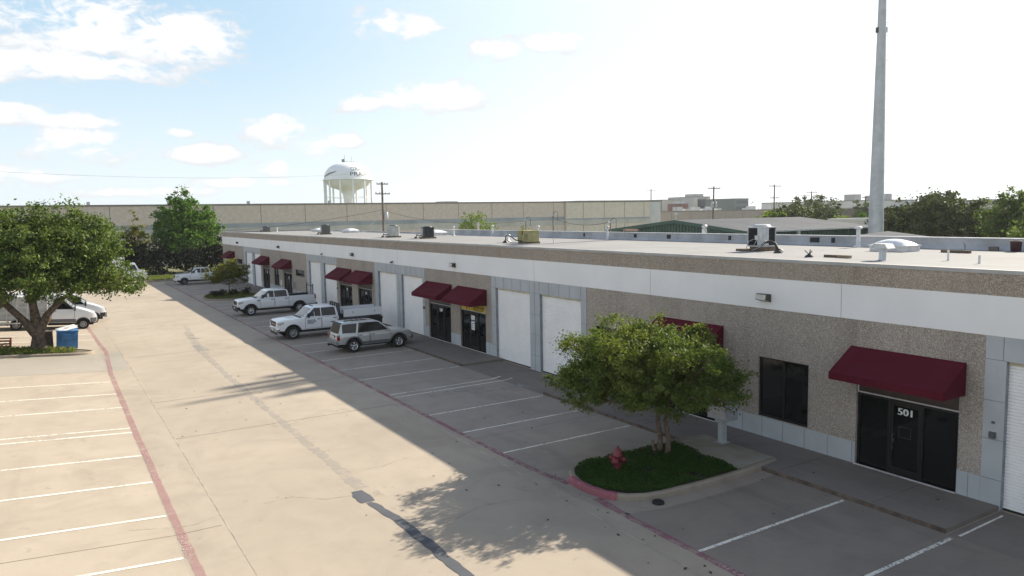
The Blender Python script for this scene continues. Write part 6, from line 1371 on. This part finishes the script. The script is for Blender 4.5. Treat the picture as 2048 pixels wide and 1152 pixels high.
far_building('grey_office_block', x, x + 12, y, y + 20, 15.2, FARG, 'grey glass fronted block far behind, left of the first far utility pole', [('glass_front', [(x + 2.5, x + 9.5, y - .1, y + .01, 3, 14)], FGLASS), ('beige_edge', [(x, x + 2.4, y - .1, y + .01, 0, 15), (x + 9.6, x + 12, y - .1, y + .01, 0, 15)], BEIGE2), ('roof_house', [(x + 5, x + 10, y + 3, y + 12, 15, 17)], FARG)])
x, y = pol(44.5, 330)
far_building('brick_block', x, x + 4.2, y, y + 8, 10.7, BRICK, 'small red brick block in front of the far beige office block', [('roof_house', [(x + 1, x + 3.4, y + 1, y + 6, 10.7, 12.0)], FARW)])
x, y = pol(48.35, 400)
far_building('green_glass_block', x, x + 10, y, y + 20, 13.5, mat('green_glass_wall', (.10, .14, .13), .2), 'dark greenish square block between the two far utility poles', [('window_strip', [(x + 1, x + 9, y - .08, y + .01, z, z + 1.6) for z in (2, 5, 8, 11)], FGLASS)])
x, y = pol(54.6, 300)
far_building('white_flat_block', x, x + 34, y - 14, y + 30, 10.2, FARW, 'white flat roofed building with rooftop units just left of the tall tower', [('rooftop_unit', [(x + 1, x + 5, y - 10, y - 6, 10, 12.6), (x + 14, x + 18, y - 10, y - 6, 10, 12.2), (x + 20, x + 24, y - 10, y - 6, 10, 12.8)], FARG), ('wall_mark', [(x + 6, x + 7, y - 14.1, y - 13.99, 7.5, 8.5)], FARG)])
x, y = pol(55.3, 205)
far_building('brown_low_block', x, x + 22, y - 10, y + 14, 7.6, FARB, 'dark brown low building with pale roof edge behind the vivid green tree', cop=FARW)
x, y = pol(58.2, 330)
far_building('grey_flat_block', x, x + 130, y - 80, y + 10, 9.6, FARG, 'wide grey flat building far behind the trees right of the tower', [('rooftop_unit', [(x + k, x + k + 6, y - 74, y - 68, 9.2, 11.4) for k in (14, 34, 52, 84)], FARG)])
# far tree belt along the horizon
pts = []
for _ in range(900):
    az = random.uniform(-40, 82); d = random.uniform(430, 760); x, y = pol(az, d); h = random.uniform(5, 9.5); w = random.uniform(5, 10)
    q = rng.normal(size=(16, 3)) * np.array([w * .5, w * .5, h * .26]) + np.array([x, y, h * .55]); pts.append(q)
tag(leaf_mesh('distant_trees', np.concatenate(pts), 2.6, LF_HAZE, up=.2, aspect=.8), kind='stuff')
# green metal shed with a grey gabled roof
def shed():
    x0, x1, y0, y1 = 54.0, 73.0, 46.6, 66.3; ym = 55.6; he, hr = 5.62, 6.62
    T = thing('metal_shed', (x0, ym, 0), 'green metal shed with a low grey gabled roof behind the warehouse', 'shed'); o = T.location
    def P(mb, nm, m): mb.v = [tuple(Vector(p) - o) for p in mb.v]; return mb.build(nm, m, T)
    mb = MB(); mb.add([(x0, y0, 3.9), (x0, y1, 3.9), (x0, y1, he), (x0, ym, hr), (x0, y0, he)], [(0, 1, 2, 3, 4)]); mb.add([(x1, y0, 3.9), (x1, y1, 3.9), (x1, y1, he), (x1, ym, hr), (x1, y0, he)], [(4, 3, 2, 1, 0)]); mb.quad((x0, y0, 4.5), (x1, y0, 4.5), (x1, y0, he), (x0, y0, he)); mb.quad((x0, y1, 4.5), (x0, y1, he), (x1, y1, he), (x1, y1, 4.5)); P(mb, 'siding', GREENM)
    mb = MB(); y = y0 + .2
    while y < y1:
        top = he + (hr - he) * (1 - abs(y - ym) / (ym - y0 if y < ym else y1 - ym)); mb.box(x0 - .05, x0, y - .04, y + .04, 3.91, top - .25); y += .42
    x = x0 + .2
    while x < x1: mb.box(x - .04, x + .04, y0 - .05, y0, 4.51, he - .02); x += .42
    P(mb, 'siding_rib', mat('dark_green_rib', (0.018, 0.048, 0.038), .5))
    mb = MB(); mb.quad((x0 + .02, y0 + .02, -.1), (x1, y0 + .02, -.1), (x1, y0 + .02, 4.498), (x0 + .02, y0 + .02, 4.498)); mb.quad((x0 + .02, y0 + .02, -.1), (x0 + .02, y0 + .02, 3.898), (x0 + .02, y1, 3.898), (x0 + .02, y1, -.1)); mb.quad((x1 - .02, y0, 0), (x1 - .02, y1, 0), (x1 - .02, y1, 3.9), (x1 - .02, y0, 3.9)); P(mb, 'lower_wall', mat('beige_lower_wall', (.42, .37, .31), .8))
    mb = MB(); e = .25
    for ya, za, yb, zb in ((y0 - e, he - .02, ym, hr + .03), (ym, hr + .03, y1 + e, he - .02)):
        mb.add([(x0 - e, ya, za), (x1 + e, ya, za), (x1 + e, yb, zb), (x0 - e, yb, zb), (x0 - e, ya, za + .10), (x1 + e, ya, za + .10), (x1 + e, yb, zb + .10), (x0 - e, yb, zb + .10)], [(3, 2, 1, 0), (4, 5, 6, 7), (0, 1, 5, 4), (1, 2, 6, 5), (2, 3, 7, 6), (3, 0, 4, 7)])
    r = P(mb, 'roof', SHEDR)
    mb = MB(); mb.box(x0 - e - .03, x0 - e - .004, y0 - e, ym, he - .25, he - .02)
    mb = MB()
    for ya, za, yb, zb in ((y0 - e, he, ym, hr + .05), (ym, hr + .05, y1 + e, he)): mb.add([(x0 - e - .04, ya, za - .22), (x0 - e - .04, yb, zb - .22), (x0 - e - .04, yb, zb + .09), (x0 - e - .04, ya, za + .09)], [(0, 1, 2, 3)])
    P(mb, 'gable_trim', GREENM)
    mb = MB(); mb.box(x0 - e, x1 + e, y0 - e - .12, y0 - e - .004, he - .06, he + .09); P(mb, 'gutter', mat('pale_gutter', (.50, .52, .50), .5))
    mb = MB()
    for x in (x0 + 7.0,): mb.box(x - .12, x + .12, y0 - .3, y0 - .06, 3.0, he - .07)
    P(mb, 'downpipe', mat('pale_gutter', (.5, .52, .5), .5))
    mb = MB()
    for x in (x0 + 5.2, x0 + 12.0): mb.box(x - .22, x + .22, y0 - .05, y0 + .01, 3.9, 4.42)
    P(mb, 'wall_opening', BLACKP)
    mb = MB(); mb.tube([(x0 - .1, ym, hr), (x0 - .1, ym, hr + .75)], .035, 6); mb.cbox((x0 - .1, ym - .2, hr + .78), (.2, .5, .14)); P(mb, 'gable_lamp', GALV)
shed()
mb = MB()          # cream box gutter of the lean-to in front of the shed
mb.tube([(-.0, 0, 0), (-1.2, 17.5, -.55)], .17, 10); mb.box(-.05, .05, -.1, .1, -4.7, -.1); mb.box(-1.25, -1.15, 17.3, 17.5, -5.2, -.5)
tag(mb.build('canopy_beam', mat('cream_beam', (.62, .58, .46), .6), None, (49.0, 46.3, 5.05)), 'long cream canopy beam between the warehouse parapet and the green shed', 'canopy')
mb = MB(); mb.tube([(0, 0, 0), (0, 0, 1.6)], .09, 10); mb.lathe([(.09, 1.5), (.18, 1.52), (.19, 1.62), (.1, 1.70), (.001, 1.72)], (0, 0, 0), 12); mb.cbox((0, 0, .75), (.24, .24, 1.4))
tag(mb.build('flue_pipe', GALV, None, (36.6, 35.1, 5.0)), 'grey capped flue rising behind the rear parapet in front of the green shed', 'flue')
mb = MB(); mb.tube([(0, 0, 0), (0, 0, 1.3)], .06, 8); mb.cbox((.15, -.7, 1.28), (.2, 1.6, .16)); tag(mb.build('flood_lamp', mat('rusty_brown', (.30, .20, .15), .7), None, (40.0, 47.2, 4.9)), 'brown arm lamp behind the rear parapet, left of the grey flue', 'lamp')
# neighbouring low roof and sheds on the right
def low_roof():
    T = thing('low_grey_building', (52, 24, 0), 'low grey roofed building behind the parapet right of the tower', 'building'); o = T.location
    V = [(57.5, 43.2, 4.7), (40.8, 26.5, 4.7), (44.4, 21.6, 5.52), (65.8, 40.4, 5.46)]
    mb = MB(); mb.add([tuple(Vector(p) - o) for p in V], [(0, 1, 2, 3)]); mb.add([tuple(Vector((p[0], p[1], p[2] - .15)) - o) for p in V], [(3, 2, 1, 0)]); mb.build('roof', SHEDR, T)
    mb = MB()
    for i in range(4): a, b = Vector(V[i]), Vector(V[(i + 1) % 4]); mb.quad(Vector((a.x, a.y, -.05)) - o, Vector((b.x, b.y, -.05)) - o, b - o - Vector((0, 0, .02)), a - o - Vector((0, 0, .02)))
    mb.build('wall', FARG, T)
low_roof()
far_building('white_shed', 82.0, 90.0, 36.5, 42.0, 4.5, FARW, 'white flat shed with small wall boxes under the oaks on the right', [('wall_box', [(81.88, 81.99, 40.4 + k, 40.9 + k, 3.4, 3.8) for k in (0, .9)], FARG)], 'shed', FARW, FARW)
x, y = pol(56.1, 100)
far_building('white_container', x, x + 6, y - 2, y + 3, 6.1, FARW, 'white container roof peeking over the shed roof next to the tower', [('side_panel', [(x - .05, x + .0, y - 1.5, y + .2, 4, 5.7)], FARG)], 'container', FARW, FARW)
# utility poles
def upole(loc, h, label, arms, transf=0, lean=0.0, r=.16, braces=True, rz=0, group='wooden utility poles'):
    T = thing('utility_pole', loc, label, 'utility pole', rz, group)
    tp = Vector((lean * h, 0, h)); mb = MB(); mb.tube([(0, 0, -.1), tp * .5, tp], [r, r * .85, r * .7], 10); mb.build('pole', POLEW, T)
    for z, w in arms:
        mb = MB(); c = tp * (z / h); mb.cbox((c.x, c.y - .14, z), (w, .12, .14)); a = mb.build('cross_arm', POLEW, T)
        mb = MB()
        for k in (-.46, -.2, .2, .46): mb.lathe([(.001, 0), (.06, 0), (.08, .12), (.05, .24), (.001, .26)], (c.x + k * w, c.y - .14, z + .07), 8)
        mb.build('insulator', GALV, a)
    for k in range(transf):
        s = (-1, 1)[k % 2] if transf > 1 else 1; z = h * (.62 if transf == 1 else .72); c = tp * (z / h); mb = MB(); mb.lathe([(.001, -.55), (.26, -.55), (.28, -.5), (.28, .42), (.2, .5), (.001, .52)], (c.x + s * .45, c.y - .1, z), 14); mb.tube([(c.x + s * .45, c.y - .1, z + .5), (c.x + s * .4, c.y - .1, z + .8)], .05, 6); mb.build('transformer', mat('transformer_grey', (.46, .48, .49), .5), T)
    return T
upole((41.3, 102.0, 0), 12.6, 'wooden utility pole with a grey transformer in front of the beige warehouse', [(12.3, 1.7), (10.9, 2.2)], 1, r=.20)
T = [o for o in COL.objects if o.name.startswith('utility_pole')][-1]
x, y = pol(46.75, 150); upole((x, y, 0), 12.3, 'leaning utility pole with a pair of transformers behind the green shed', [(11.9, 3.2)], 2, .03, .2)
x, y = pol(51.05, 190); upole((x, y, 0), 13.6, 'double armed utility pole standing clear above the shed roof', [(13.2, 4.2), (10.4, 3.2)], 0, 0, .2)
x, y = pol(53.55, 230); upole((x, y, 0), 12.6, 'utility pole standing above the hazy trees, its arm slightly tilted', [(12.2, 4.6)], 0, -.01, .22)
x, y = pol(42.3, 330); upole((x, y, 0), 17.4, 'utility pole peeking above the roof of the paler beige warehouse', [(16.9, 6.0)], 0, 0, .3)
x, y = pol(57.0, 200); upole((x, y, 0), 10.5, 'utility pole just left of the tall steel tower in front of the white far wall', [(10.1, 3.0)], 0, 0, .2)
x, y = pol(53.1, 300); upole((x, y, 0), 13.0, 'faint far utility pole left of the tilted arm pole', [(12.6, 5)], 0, 0, .25)
x, y = pol(53.9, 300); upole((x, y, 0), 13.0, 'faint far utility pole right of the tilted arm pole', [(12.6, 5)], 0, 0, .25)
x, y = pol(34.0, 75)
def service_mast(loc, h, label, r=.05):
    T = thing('service_mast', loc, label, 'mast'); mb = MB(); mb.tube([(0, 0, 0), (0, 0, h)], r, 8); mb.build('post', POLEW, T)
    mb = MB(); mb.tube([(0, 0, h), (.1, -.3, h + .25), (.2, -.6, h + .1), (.2, -.55, h - .7)], .025, 6); mb.build('service_loop', BLACKP, T)
    mb = MB(); mb.cbox((0, 0, h - .1), (.3, .3, .16)); mb.build('bracket', GALV, T)
service_mast((43.0, 66.6, 0), 7.1, 'thin service mast beside the small sapling behind the parapet'); service_mast((44.4, 63.6, 0), 7.6, 'taller service mast with looping cable right of the small sapling')
service_mast((42.5, 52.0, 0), 6.9, 'short service mast in front of the left corner of the green shed')
mb = MB(); mb.tube([(0, 0, 0), (0, 0, 6.9)], .12, 10); tag(mb.build('plain_post', mat('grey_post', (.42, .40, .37), .8), None, (37.2, 66.6, 0)), 'plain grey post in front of the bright bushy tree behind the roof', 'post')
# overhead wires
def wire(name, a, b, sag, label, r=.022):
    a, b = Vector(a), Vector(b); P = []
    for i in range(15): t = i / 14; p = a.lerp(b, t); p.z -= 4 * sag * t * (1 - t); P.append(p)
    mb = MB(); mb.tube(P, r, 5); return tag(mb.build(name, mat('wire_black', (.035, .035, .038), .6), None), label, 'wire', 'overhead wires')
wire('overhead_wire', (41.2, 101.9, 8.6), (18.5, 108.5, 6.0), .45, 'wire running left from the utility pole down to the far roof corner')
wire('overhead_wire', (41.2, 101.8, 8.3), (35.0, 95.0, 5.6), .3, 'short wire dropping from the utility pole to the warehouse roof')
wire('overhead_wire', (41.4, 101.8, 8.5), (43.0, 66.6, 6.9), .9, 'wire running right from the utility pole to the thin service mast')
wire('overhead_wire', (44.4, 63.6, 7.2), (42.5, 52.0, 6.8), .5, 'wire between the looping service mast and the short mast by the green shed')
wire('overhead_wire', (-60, 150, 21.0), (70, 190, 19.0), 3.2, 'long thin wire crossing the sky above the beige warehouse', .018)

# the air itself: faint even haze between the camera and the far buildings
mb = MB(); mb.box(-900, 900, -200, 1200, -1.2, 60)
hz_m = bpy.data.materials.new('haze'); hz_m.use_nodes = True; t = NT(hz_m.node_tree)
pv = t.new('ShaderNodeVolumePrincipled', inp={'Density': 0.00016, 'Anisotropy': 0.35, 'Color': (0.93, 0.96, 1.0, 1)}); out = t.new('ShaderNodeOutputMaterial'); t.l.new(pv.outputs[0], out.inputs['Volume'])
o = mb.build('haze', hz_m); tag(o, kind='stuff')
